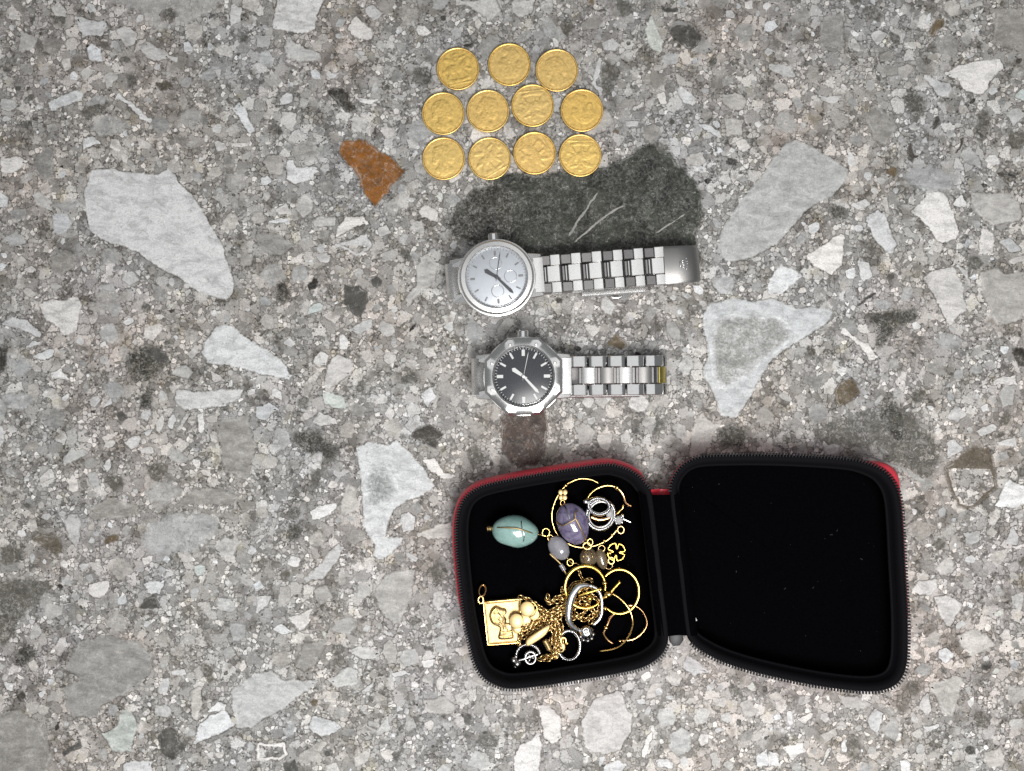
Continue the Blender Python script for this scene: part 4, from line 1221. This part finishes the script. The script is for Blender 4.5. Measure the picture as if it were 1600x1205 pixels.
for k in range(46):
    x, y = (rr.uniform(1075, 1390), rr.uniform(745, 1020)) if k < 34 else (rr.uniform(745, 985), rr.uniform(770, 1030))
    q = P(x, y, .0037); a = rr.uniform(0, PI); l_ = rr.uniform(.0002, .0016) if k % 3 == 0 else .0002
    tube(m, [q, q + Vector((math.cos(a) * l_ * .5, math.sin(a) * l_ * .5, .0002)), q + Vector((math.cos(a + .4) * l_, math.sin(a + .4) * l_, 0))], rr.uniform(.00006, .00014), seg=4)
tag(m.obj('dust', M_dust, case), kind='stuff')
for o in set(bpy.data.objects) - before:
    if o.parent is case: o.matrix_parent_inverse = inv

# ---------------------------------------------------------------- jewellery in the case
def c4(x, y): return (740 + x / 5.714, 740 + y / 5.714)
def c5(x, y): return (740 + x / 5.517, 870 + y / 5.517)
ZF = .0042
def W3(pts, z):
    zs = z if isinstance(z, (list, tuple)) else [z] * len(pts)
    return [P(x, y, zz) for (x, y), zz in zip(pts, zs)]
def wire(name, pts, z, r, mat, parent=None, closed=False, n=6, seg=8):
    m = MB(); q = spline(W3(pts, z), n, closed)
    tube(m, q, r, closed, seg); return m.obj(name, mat, parent)
def ellipse(cx_, cy_, a, b_, rot=0, n=20, a0=0, a1=360):
    r_ = math.radians(rot); out = []
    full = abs(a1 - a0) >= 360
    for k in range(n):
        t = math.radians(a0 + (a1 - a0) * k / (n if full else n - 1))
        u, v = a * math.cos(t), b_ * math.sin(t)
        out.append((cx_ + u * math.cos(r_) - v * math.sin(r_), cy_ + u * math.sin(r_) + v * math.cos(r_)))
    return out
def thing(name, px, label, cat, group=None):
    o = empty(name, P(px[0], px[1], ZF)); tag(o, label, cat, group); o['_fix'] = 1; return o
def stone(name, c, a, b_, rot, z, mat, parent, thick=.8, seed=0, u=32, w=20):
    m = MB(); R3 = Matrix.Rotation(-math.radians(rot), 3, 'Z')
    ball(m, P(c[0], c[1], z), S, (a, b_, b_ * thick), R3, u, w)
    m.v = [tuple(Vector(v) + Vector(mnoise.noise_vector(Vector(v) * 160 + Vector((seed, 0, 0)))) * .0005) for v in m.v]
    return m.obj(name, mat, parent)
# teal egg
t = thing('teal_pendant', (805, 830), 'teal egg-shaped stone wrapped in gold wire, alone at upper left of case', 'pendant')
stone('stone', (805, 830), 35.5, 24.5, 7, .0125, M_teal, t, .9, 1)
def arc_over(pts, zc, hh, z0):
    """wire laid over a domed stone"""
    n = len(pts); return [z0 + (zc - z0) * math.sqrt(max(0, 1 - (2 * k / (n - 1) - 1) ** 2)) * hh for k in range(n)]
wire('wire_wrap', [c4(175, 478), c4(230, 482), c4(300, 484), c4(380, 490), c4(440, 505), c4(520, 530), c4(572, 545)], [.0135, .0176, .0195, .0201, .0197, .0172, .0128], .00036, M_pale, t)
wire('wire_wrap', [c4(418, 385), c4(425, 430), c4(430, 480), c4(447, 530), c4(450, 580), c4(430, 630), c4(405, 655)], [.0126, .0172, .0193, .0198, .0190, .0165, .0125], .00036, M_silver, t)
m = MB(); q = []
for k in range(50):
    a = k * .75; x, y = 774 - k * .27, 826 + .12 * k * 0
    q.append(P(x, y, .0115) + Vector((0, math.cos(a) * .0011, math.sin(a) * .0011)))
tube(m, q, .00032, seg=6); m.obj('coil', M_pale, t)
wire('loop', ellipse(853, 832, 5.6, 6.2), .0105, .00038, M_gold, t, True, 3)
wire('loop_stem', [(840, 835), (846, 836), (853, 838), (858, 840)], [.0122, .011, .0108, .0100], .0004, M_gold, t)
# grey quartz
t = thing('quartz_bead', (873, 856), 'clear grey oval quartz bead hanging beside the teal stone', 'bead')
stone('stone', (873, 856), 20, 14.8, 52, .0098, M_quartz, t, .7, 2)
wire('loop', ellipse(860, 841, 4, 5), .0098, .0003, M_gold, t, True, 3)
wire('loop', ellipse(891, 879, 4.6, 5.2), .0085, .00033, M_gold, t, True, 3)
wire('pin', [(886, 872), (893, 880), (900, 880), (905, 883)], [.0095, .0084, .0084, .008], .0003, M_chain, t)
# amethyst
t = thing('amethyst_pendant', (895, 818), 'purple amethyst stone wrapped with crossing gold wires', 'pendant')
stone('stone', (895, 818), 33, 24, 68, .0125, M_ame, t, .8, 3)
wire('wire_wrap', [c4(738, 430), c4(790, 465), c4(850, 440), c4(905, 405), c4(905, 350), c4(930, 335)], [.0145, .0186, .0202, .0205, .0200, .0180], .00034, M_pale, t)
wire('wire_wrap', [c4(905, 395), c4(935, 450), c4(965, 510), c4(1000, 585), c4(1010, 610)], [.0207, .0203, .0192, .0160, .0125], .00036, M_pale, t)
wire('wire_wrap', [c4(800, 275), c4(825, 310), c4(845, 360), c4(860, 410)], [.0150, .0182, .0200, .0206], .00030, M_silver, t)
wire('loop', ellipse(879, 786, 3.2, 4.5), .0110, .00035, M_gold, t, True, 3)
m = MB()
for dx, dy in ((-3.4, -4.6), (3.4, -4.6), (-2.8, 3.6), (2.8, 3.6)): plate(m, [P(x, y, .0108) for x, y in ellipse(879.5 + dx, 774 + dy, 4.2, 4.6, n=14)], .0098 + .0001 * dx * .1, .0108 + .00004 * dx + .00002 * dy, .0003)
m.obj('butterfly_charm', M_pale, t)
wire('loop', ellipse(917.5, 853, 6.2, 5.2), .0118, .00045, M_gold, t, True, 3)
wire('loop', ellipse(922, 847, 4, 5), .0135, .00042, M_gold, t, True, 3)
# large thin hoop
t = thing('hoop_earring', (918, 805), 'large thin gold hoop earring circling the purple stone', 'earring')
wire('wire', [c4(*q) for q in ((1115, 85), (1050, 55), (960, 45), (880, 70), (820, 108), (740, 220), (700, 350), (710, 460), (760, 560), (850, 630), (960, 660), (1080, 645), (1200, 590), (1270, 515), (1292, 470))], [.0105, .0104, .0102, .0098, .0092, .008, .007, .0066, .0066, .0066, .0066, .0068, .007, .0075, .008], .00048, M_gold, t)
m = MB(); ball(m, P(*c4(822, 106), .0094), .0011, u=10, w=8); m.obj('bead', M_gold, t)
wire('loop', ellipse(970, 828, 5, 5.6), .0085, .0005, M_rose, t, True, 3)
m = MB()
for x, y in ((1165, 600), (1235, 545)): ball(m, P(*c4(x, y), .0074), .0008, u=8, w=6)
m.obj('bead', M_gold, t)
# smaller hoop with hinged catch
t = thing('hoop_earring', (950, 785), 'gold hoop earring with ball hinge behind the silver hoops', 'earring')
wire('wire', [c4(*q) for q in ((1005, 245), (1040, 185), (1100, 135), (1180, 108), (1240, 112), (1282, 126))], [.009, .0098, .0106, .011, .0112, .0112], .00062, M_gold, t)
wire('catch', [c4(*q) for q in ((1282, 126), (1320, 165), (1342, 205), (1358, 255), (1380, 275), (1408, 292))], [.0112, .0112, .0108, .010, .0096, .0092], .00075, M_rose, t)
m = MB(); ball(m, P(*c4(1280, 125), .0114), .0014, u=12, w=8); m.obj('hinge_ball', M_gold, t)
wire('wire_end', [c4(*q) for q in ((1335, 280), (1330, 310), (1305, 335), (1280, 362))], [.0098, .0098, .0094, .009], .00055, M_gold, t)
wire('band', [c4(*q) for q in ((1045, 385), (1090, 405), (1140, 412), (1190, 402), (1235, 385))], [.0076, .0074, .0073, .0074, .0076], .0010, M_rose, t)
# silver hoops
def beaded_hoop(cx_, cy_, a, b_, rot, z, r, label, tilt=0.0, mat=M_silver, a0=0, a1=360, beads=34, name='silver_hoop', flat=1.0, parent=None):
    t = thing(name, (cx_, cy_), label, 'earring') if label else parent
    full = abs(a1 - a0) >= 360
    e = ellipse(cx_, cy_, a, b_, rot, 28, a0, a1)
    m = MB(); tube(m, spline([P(x, y, z + tilt * (x - cx_) * S) for x, y in e], 3, full), r, full, 8, flat=flat); bd = m.obj('band', mat, t)
    m = MB(); e = ellipse(cx_, cy_, a, b_, rot, beads, a0, a1)
    for x, y in e: ball(m, P(x, y, z + tilt * (x - cx_) * S + r * .75 * flat), r * .55, u=6, w=5)
    m.obj('beading', mat, bd)
    return t
t1 = beaded_hoop(936, 791, 16.5, 12.5, 8, .0128, .0010, 'small silver hoop earring lying on top of another beside the purple stone', .15)
t2 = beaded_hoop(938.5, 804, 21.5, 23.5, 20, .0098, .0010, 'larger silver hoop earring under the small one beside the purple stone', -.1, beads=44)
wire('inner_band', ellipse(938.5, 804, 18, 20, 20), .0094, .0005, M_tarn, t2, True, 3)
m = MB(); ball(m, P(952.5, 803, .0122), .0020, (1, 1.2, .8), u=8, w=5); m.obj('crystal', M_crys, t1, smooth=False)
m = MB(); ball(m, P(915, 783.5, .0122), .0015, u=10, w=8); m.obj('hinge_ball', M_silver, t1)
t = thing('crystal_stud', (970, 813), 'silver crystal stud with a bright post near the right wall of the case', 'earring')
m = MB(); ball(m, P(967, 813, .0100), .0022, (1, 1, .8), u=9, w=6); m.obj('crystal', M_crys, t, smooth=False)
m = MB()
for a in range(4): ball(m, P(967 + 6 * math.cos(a * PI / 2 + .6), 813 + 6 * math.sin(a * PI / 2 + .6), .0104), .0008, u=8, w=6)
ball(m, P(973, 806, .0096), .0012, u=8, w=6)
m.obj('claw', M_silver, t)
wire('post', [(973, 810.5), (980, 813.5), (986, 816.5)], .0106, .00062, M_silver, t)
# ear hook
t = thing('ear_hook', (870, 880), 'bent gold ear wire with a small pale sleeve below the quartz bead', 'ear wire')
wire('wire', [c4(*q) for q in ((680, 715), (705, 740), (740, 770), (775, 805), (800, 845), (822, 890), (845, 935))], [.0105, .0105, .01, .0095, .009, .0085, .008], .00045, M_pale, t)
wire('sleeve', [c4(775, 812), c4(797, 842), c4(808, 862)], [.0096, .0092, .009], .0012, M_quartz, t)
# smoky beads
t = thing('smoky_bead', (918, 870), 'rounded smoky brown bead under the loop of the purple pendant', 'bead')
stone('stone', (918.5, 871), 15, 13.5, 90, .0085, M_smoky, t, .8, 4)
for dx in (-6, 0, 6): wire('wire', [(918 + dx * .4, 858), (918.5 + dx, 865), (918.5 + dx * 1.1, 872), (918 + dx * .6, 883)], [.0092, .0122, .0126, .0100], .00024, M_chain, t)
t = thing('smoky_bead', (940, 872), 'narrow dark smoky bead beside the gold clover charm', 'bead')
stone('stone', (940, 873), 16, 9, 72, .0080, M_smoky, t, .8, 5)
wire('loop', ellipse(940, 857, 5, 4.6), .0085, .0003, M_chain, t, True, 3)
wire('loop', ellipse(951, 884, 5.8, 5.2), .0075, .00034, M_chain, t, True, 3)
# clover outline charm
t = thing('clover_charm', (963, 862), 'open gold clover-shaped wire charm near the hinge wall', 'charm')
q = []
for k in range(4):
    a0 = k * PI / 2 + .12
    for da, r_ in ((.0, 5.0), (.14, 6.0), (.17, 11.5), (.30, 13.8), (.78, 14.2), (1.27, 13.8), (1.40, 11.5), (1.43, 6.0)):
        q.append((963 + r_ * math.cos(a0 + da), 862.5 + r_ * math.sin(a0 + da)))
wire('outline', q, .0088, .00050, M_yel, t, True, 3)
m = MB(); ball(m, P(953, 864, .0090), .0011, u=10, w=8); m.obj('stud', M_gold, t)
wire('loop', ellipse(955, 876, 4.6, 5), .0082, .0005, M_gold, t, True, 3)

# --- lower heap
def hoop(name, label, px, z, r, mat, taper=True):
    t = thing(name, px[len(px) // 2], label, 'earring')
    q = spline(W3(px, z), 6, False); n = len(q)
    rs = [r * (.55 + .45 * math.sin(PI * k / (n - 1)) ** .6) if taper else r for k in range(n)]
    m = MB(); tube(m, q, rs, False, 10); m.obj('wire', mat, t); return t
t = hoop('thick_hoop', 'thick gold hoop earring nearest the smoky beads, over the chains', ellipse(914.5, 917.5, 31.5, 33, 0, 22, 10, -318), [.0135 - .00022 * k for k in range(22)], .00100, M_yel)
m = MB(); ball(m, P(945, 911, .0136), .0015, (1, .7, .8), u=10, w=8); ball(m, P(938, 921, .0120), .0012, u=10, w=8); m.obj('hinge', M_gold, t)
wire('post', [c5(*q) for q in ((905, 338), (960, 318), (1020, 300), (1085, 278))], [.0120, .0128, .0132, .0136], .0007, M_yel, t)
m = MB(); ball(m, P(*c5(1000, 362), .0125), .0014, (1, 1, .7), u=10, w=8); m.obj('stud', M_yel, t)
t = hoop('thick_hoop', 'thick gold hoop earring against the hinge wall, open on its left', ellipse(968, 924.5, 30.5, 34.5, 0, 22, 222, 498), [.0118 - .0001 * k for k in range(22)], .00098, M_yel)
wire('post', [c5(*q) for q in ((1265, 215), (1215, 268), (1170, 320), (1110, 362))], [.0142, .0136, .013, .0122], .0007, M_yel, t)
m = MB(); ball(m, P(*c5(1165, 322), .0134), .0018, (1.2, .8, .8), u=10, w=8); ball(m, P(*c5(1140, 345), .0126), .0011, u=8, w=6); ball(m, P(*c5(1135, 445), .0104), .0013, u=8, w=6); m.obj('hinge', M_gold, t)
t = hoop('thin_hoop', 'thin gold hoop earring with long loose end at lower right', [c5(*q) for q in ((1195, 318), (1250, 352), (1300, 398), (1345, 460), (1370, 540), (1368, 610), (1325, 705), (1270, 765), (1200, 798), (1085, 815))], [.0122, .0126, .013, .0132, .0128, .0118, .0102, .009, .0078, .0066], .00055, M_gold, False)
t = hoop('thin_hoop', 'thin rose gold hoop earring at the lower right edge of the heap', [c5(*q) for q in ((1330, 420), (1395, 425), (1455, 470), (1490, 540), (1490, 600), (1450, 660), (1400, 700), (1350, 718), (1260, 725))], [.0098, .0096, .009, .0082, .0076, .007, .0066, .0064, .0064], .00060, M_rose, False)
wire('catch', [c5(*q) for q in ((1215, 490), (1180, 525), (1160, 570), (1142, 612), (1122, 660), (1150, 710), (1200, 750))], [.0100, .0094, .0088, .0084, .0078, .007, .0064], .00075, M_rose, t)
m = MB(); ball(m, P(*c5(1142, 612), .0088), .0013, u=10, w=8); ball(m, P(*c5(1262, 726), .0068), .0010, u=8, w=6); m.obj('hinge_ball', M_gold, t)
# broad silver ring with a set stone
t = thing('silver_ring', (908, 985), 'broad silver ring with a set stone lying over the gold chains', 'ring')
q = spline(W3([c5(*q) for q in ((1000, 248), (945, 248), (900, 268), (850, 335), (824, 430), (818, 520), (835, 580), (880, 620), (940, 650))], [.0138, .0142, .0146, .0150, .015, .0146, .014, .0132, .0122]), 5)
m = MB(); n = len(q); tube(m, q, [.0008 + .0012 * math.sin(PI * (k / (n - 1)) ** .8) for k in range(n)], False, 10, flat=.8); m.obj('band', M_silver, t)
q = spline(W3([c5(*q) for q in ((1000, 248), (1060, 275), (1098, 340), (1108, 420), (1104, 490), (1080, 545), (1030, 590))], [.0138, .0130, .0122, .0118, .0116, .0116, .0118]), 5)
m = MB(); tube(m, q, .0009, False, 8, flat=.8); m.obj('band', M_silver, t)
m = MB(); ball(m, P(*c5(970, 650), .0128), .0034, (1, 1, .7), u=10, w=7); m.obj('stone', M_silver, t, smooth=False)
m = MB()
for k in range(9):
    a = 2 * PI * k / 9; x, y = c5(975, 668); ball(m, P(x + 10 * math.cos(a), y + 10 * math.sin(a), .0112), .0012, u=8, w=6)
m.obj('setting', M_tarn, t)
wire('setting_rim', ellipse(*c5(968, 640), 4.2, 4.6), .0152, .0004, M_tarn, t, True, 3)
# gold locket plate with a head in profile
t = thing('gold_locket', (785, 972), 'rectangular gold pendant with a raised head in profile, lower left of case', 'pendant')
cs = [c5(75, 385), c5(412, 355), c5(402, 748), c5(115, 770)]
sub = []
for i in range(4):
    a, b_ = cs[i], cs[(i + 1) % 4]
    for k in range(6): sub.append((a[0] + (b_[0] - a[0]) * k / 6, a[1] + (b_[1] - a[1]) * k / 6))
m = MB(); plate(m, [P(x, y, .0075) for x, y in sub], .0052, .0072, .0002); m.obj('plate', M_pale, t, smooth=False)
cc_ = (sum(x for x, _ in cs) / 4, sum(y for _, y in cs) / 4)
m = MB(); tube(m, W3([(cc_[0] + (x - cc_[0]) * .955, cc_[1] + (y - cc_[1]) * .955) for x, y in sub], .0074), .0007, True, 8); m.obj('frame', M_gold, t)
wire('frame_step', [(cc_[0] + (x - cc_[0]) * .86, cc_[1] + (y - cc_[1]) * .88) for x, y in sub], .0072, .0003, M_pale, t, True, 1)
head = [c5(*q) for q in ((190, 425), (240, 445), (280, 455), (285, 490), (265, 510), (285, 545), (280, 580), (330, 580), (335, 640), (345, 700), (290, 715), (215, 712), (220, 660), (225, 615), (175, 590), (145, 560), (135, 510), (150, 460))]
ho = [P(v.x, v.y, .0085) for v in spline([Vector((x, y, 0)) for x, y in head], 3, True)]
m = MB(); zl = lambda l, h_: [Vector((p_.x, p_.y, h_)) for p_ in l]
hc = sum(ho, Vector()) / len(ho)
loft(m, [zl(ho, .0070), zl(ho, .0082), zl(offset2d(ho, -.0005), .0088)] + [[p_.lerp(hc, k) + Vector((0, 0, .0009 * mnoise.noise(Vector((p_.x * 520, p_.y * 520, k * 9))))) for p_ in zl(offset2d(ho, -.0006), .0090 + .0004 * k)] for k in (.12, .25, .38, .5, .63, .75, .88)], cap1=True); m.obj('head_relief', M_pale, t)
for k, q in enumerate((((195, 440), (165, 480), (160, 530), (180, 570)), ((225, 450), (195, 490), (190, 535), (205, 575)), ((230, 640), (260, 655), (300, 650), (330, 640)), ((225, 680), (265, 692), (300, 690), (338, 680)), ((250, 470), (262, 488), (250, 505)))): wire('engraving', [c5(*v) for v in q], .0093, .0003, M_gold, t)
wire('bail', ellipse(*c5(75, 292), 5.2, 9, 12), [.0085 + .002 * math.sin(2 * PI * k / 20) for k in range(20)], .0006, M_rose, t, True, 3)
wire('jump_ring', ellipse(*c5(62, 372), 4, 5.5), .0078, .0006, M_gold, t, True, 3)
# trefoil of flat discs
t = thing('disc_pendant', (822, 960), 'pale gold pendant of overlapping flat discs beside the rectangular pendant', 'pendant')
for (x, y, r_, z_) in ((462, 450, 11.5, .0122), (368, 555, 11.5, .0114), (520, 500, 9, .0112), (440, 545, 10, .0106), (375, 625, 7, .0104)):
    m = MB(); plate(m, [P(a, b_, z_) for a, b_ in ellipse(*c5(x, y), r_, r_ * 1.04, n=30)], z_ - .0011, z_, .0003); m.obj('disc', M_pale, t)
wire('rim', ellipse(*c5(475, 455), 13, 13, 0, 16, -70, 80), .0121, .0003, M_gold, t, False, 3)
# bars and catches
def slab(name, label, px, z, mat, cat, th=.0013):
    o = [P(v.x, v.y, z) for v in spline([Vector((*c5(*q), 0)) for q in px], 3, True)]
    m = MB(); plate(m, o, z - th, z, .0004); o = m.obj(name, mat); tag(o, label, cat); return o
slab('gold_bar', 'flat tapering pale gold bar lying across the chain heap', ((447, 745), (470, 700), (550, 645), (640, 588), (660, 600), (640, 650), (600, 695), (500, 760), (460, 772)), .0142, M_pale, 'jewellery')
t = thing('lobster_clasp', (878, 1008), 'small gold lobster clasp hanging from the chain at the bottom', 'clasp')
m = MB(); plate(m, [P(v.x, v.y, .0098) for v in spline([Vector((*c5(*q), 0)) for q in ((735, 770), (755, 745), (785, 750), (792, 790), (770, 825), (740, 822))], 3, True)], .0080, .0098, .0004); m.obj('body', M_pale, t)
wire('hook', [c5(*q) for q in ((758, 752), (752, 715), (770, 695), (795, 712), (795, 750))], .0094, .0005, M_gold, t)
m = MB(); ball(m, P(*c5(805, 748), .0095), .0008, u=8, w=6); m.obj('lever', M_gold, t)
t = thing('gold_toggle', (856, 1008), 'short pale gold toggle bar under the flat tapering bar', 'clasp')
wire('bar', [c5(612, 718), c5(635, 758), c5(655, 800)], [.0118, .0112, .0106], .0014, M_pale, t)
# chains: every link its own piece
lk = MB(); q = []
for k in range(12):
    a = 2 * PI * k / 12; q.append(Vector((.00165 * math.cos(a), .00112 * math.sin(a), 0)))
tube(lk, q, .00042, True, 6); link_me = lk.mesh('chain_link', M_chain)
lk = MB(); tube(lk, [v * .7 for v in q], .00026, True, 5); fine_me = lk.mesh('chain_link', M_chain)
def chain(label, strands, me, pitch, seed, z0, z1):
    t = thing('gold_chain', c5(*strands[0][0]), label, 'chain'); rr = random.Random(seed); inv_ = Matrix.Translation(-t.location)
    for st in strands:
        pts = spline([Vector((*c5(*q), 0)) for q in st], 8)
        zz = [z0 + (z1 - z0) * (.5 + .5 * mnoise.noise(Vector((p_.x * .035, p_.y * .035, seed)))) for p_ in pts]
        w = [P(p_.x, p_.y, z_) for p_, z_ in zip(pts, zz)]
        L_ = sum((b_ - a).length for a, b_ in zip(w, w[1:])); n = max(2, int(L_ / pitch)); w = resample(w, n, False)
        for i, p_ in enumerate(w):
            tg = (w[min(i + 1, n - 1)] - w[max(i - 1, 0)]).normalized()
            rot = tg.to_track_quat('X', 'Z').to_matrix().to_4x4() @ Matrix.Rotation((.75 if i % 2 else -.75) + rr.uniform(-.25, .25), 4, 'X')
            o = link(bpy.data.objects.new('chain_link', me), t)
            o.matrix_parent_inverse = inv_; o.matrix_basis = Matrix.Translation(p_) @ rot
    return t
chain('gold curb chain tangled in the middle of the heap', [
    [(410, 350), (470, 370), (560, 425), (640, 485), (700, 545), (725, 640), (722, 720), (700, 800), (690, 850), (600, 870)],
    [(640, 345), (650, 400), (720, 350), (800, 350), (790, 420), (700, 445), (640, 485), (600, 520), (520, 560), (440, 600), (400, 655)],
    [(800, 440), (760, 500), (700, 565), (640, 625), (570, 640), (480, 610), (420, 650), (390, 740)],
    [(430, 630), (560, 545), (680, 495), (760, 430), (830, 400), (880, 320), (940, 270), (1010, 262), (1060, 292)],
    [(450, 650), (530, 600), (600, 570), (660, 550), (720, 500), (790, 480), (840, 520)], [(640, 370), (690, 390), (760, 380), (800, 400)], [(560, 470), (610, 520), (650, 590), (690, 650), (690, 740), (740, 790)]], link_me, .00185, 5, .0075, .0122)
chain('gold curb chain spilling under the broad silver ring and down to the clasp', [
    [(860, 530), (930, 500), (965, 460), (985, 385), (930, 360), (880, 400), (860, 470)],
    [(440, 690), (500, 640), (600, 595), (690, 600), (735, 680), (760, 620), (745, 560)],
    [(575, 885), (650, 885), (715, 835), (725, 760), (685, 700), (650, 760), (680, 820)],
    [(880, 380), (920, 420), (960, 410), (1000, 440), (1040, 480), (990, 530), (930, 540), (890, 500)], [(640, 860), (700, 870), (740, 800), (760, 700), (700, 640)],
    [(1010, 560), (1050, 510), (1085, 450), (1075, 380), (1010, 330), (960, 300)]], link_me, .00185, 9, .0062, .0105)
chain('fine brownish chain strand at the top of the heap by the thick hoop', [
    [(760, 330), (770, 260), (800, 310), (860, 230), (920, 215), (1000, 190), (1020, 215)], [(905, 100), (920, 160), (945, 200)]], fine_me, .00125, 13, .006, .009)
# silver hoops at the bottom
beaded_hoop(*c5(822, 765), 17.5, 23, 0, .0080, .0011, 'silver patterned hoop earring at the bottom of the heap by the lobster clasp', 0, beads=40)
beaded_hoop(*c5(470, 850), 18.5, 17, 0, .0072, .0010, 'silver patterned hoop earring half under the flat gold bar', 0, beads=36, a0=170, a1=350)
t = thing('silver_clip', (808, 1030), 'small tarnished silver clip with round end pieces at the bottom left of the heap', 'jewellery')
m = MB()
for x, y, r_ in ((345, 890, .0018), (375, 920, .0022), (365, 860, .0012), (360, 945, .0014)): ball(m, P(*c5(x, y), .0080), r_, u=12, w=8)
m.obj('end_ball', M_tarn, t)
wire('stem', [c5(385, 895), c5(440, 880), c5(490, 860), c5(560, 840)], [.0086, .0088, .0088, .0082], .00055, M_silver, t)
wire('ring', ellipse(*c5(490, 872), 8, 9.5), .0084, .0008, M_tarn, t, True, 3)
for k in range(3): wire('bar', [(829 + 7 * math.cos(k * 2.1), 1028 + 8 * math.sin(k * 2.1)), (829, 1028)], .0084, .0005, M_tarn, t, n=2)
# pieces were built in place: make each thing's base their origin
for o in list(bpy.data.objects):
    if o.parent is not None and o.parent.get('_fix') and not o.name.startswith('chain_link'):
        o.matrix_parent_inverse = Matrix.Translation(-o.parent.location)
for o in bpy.data.objects:
    if '_fix' in o: del o['_fix']
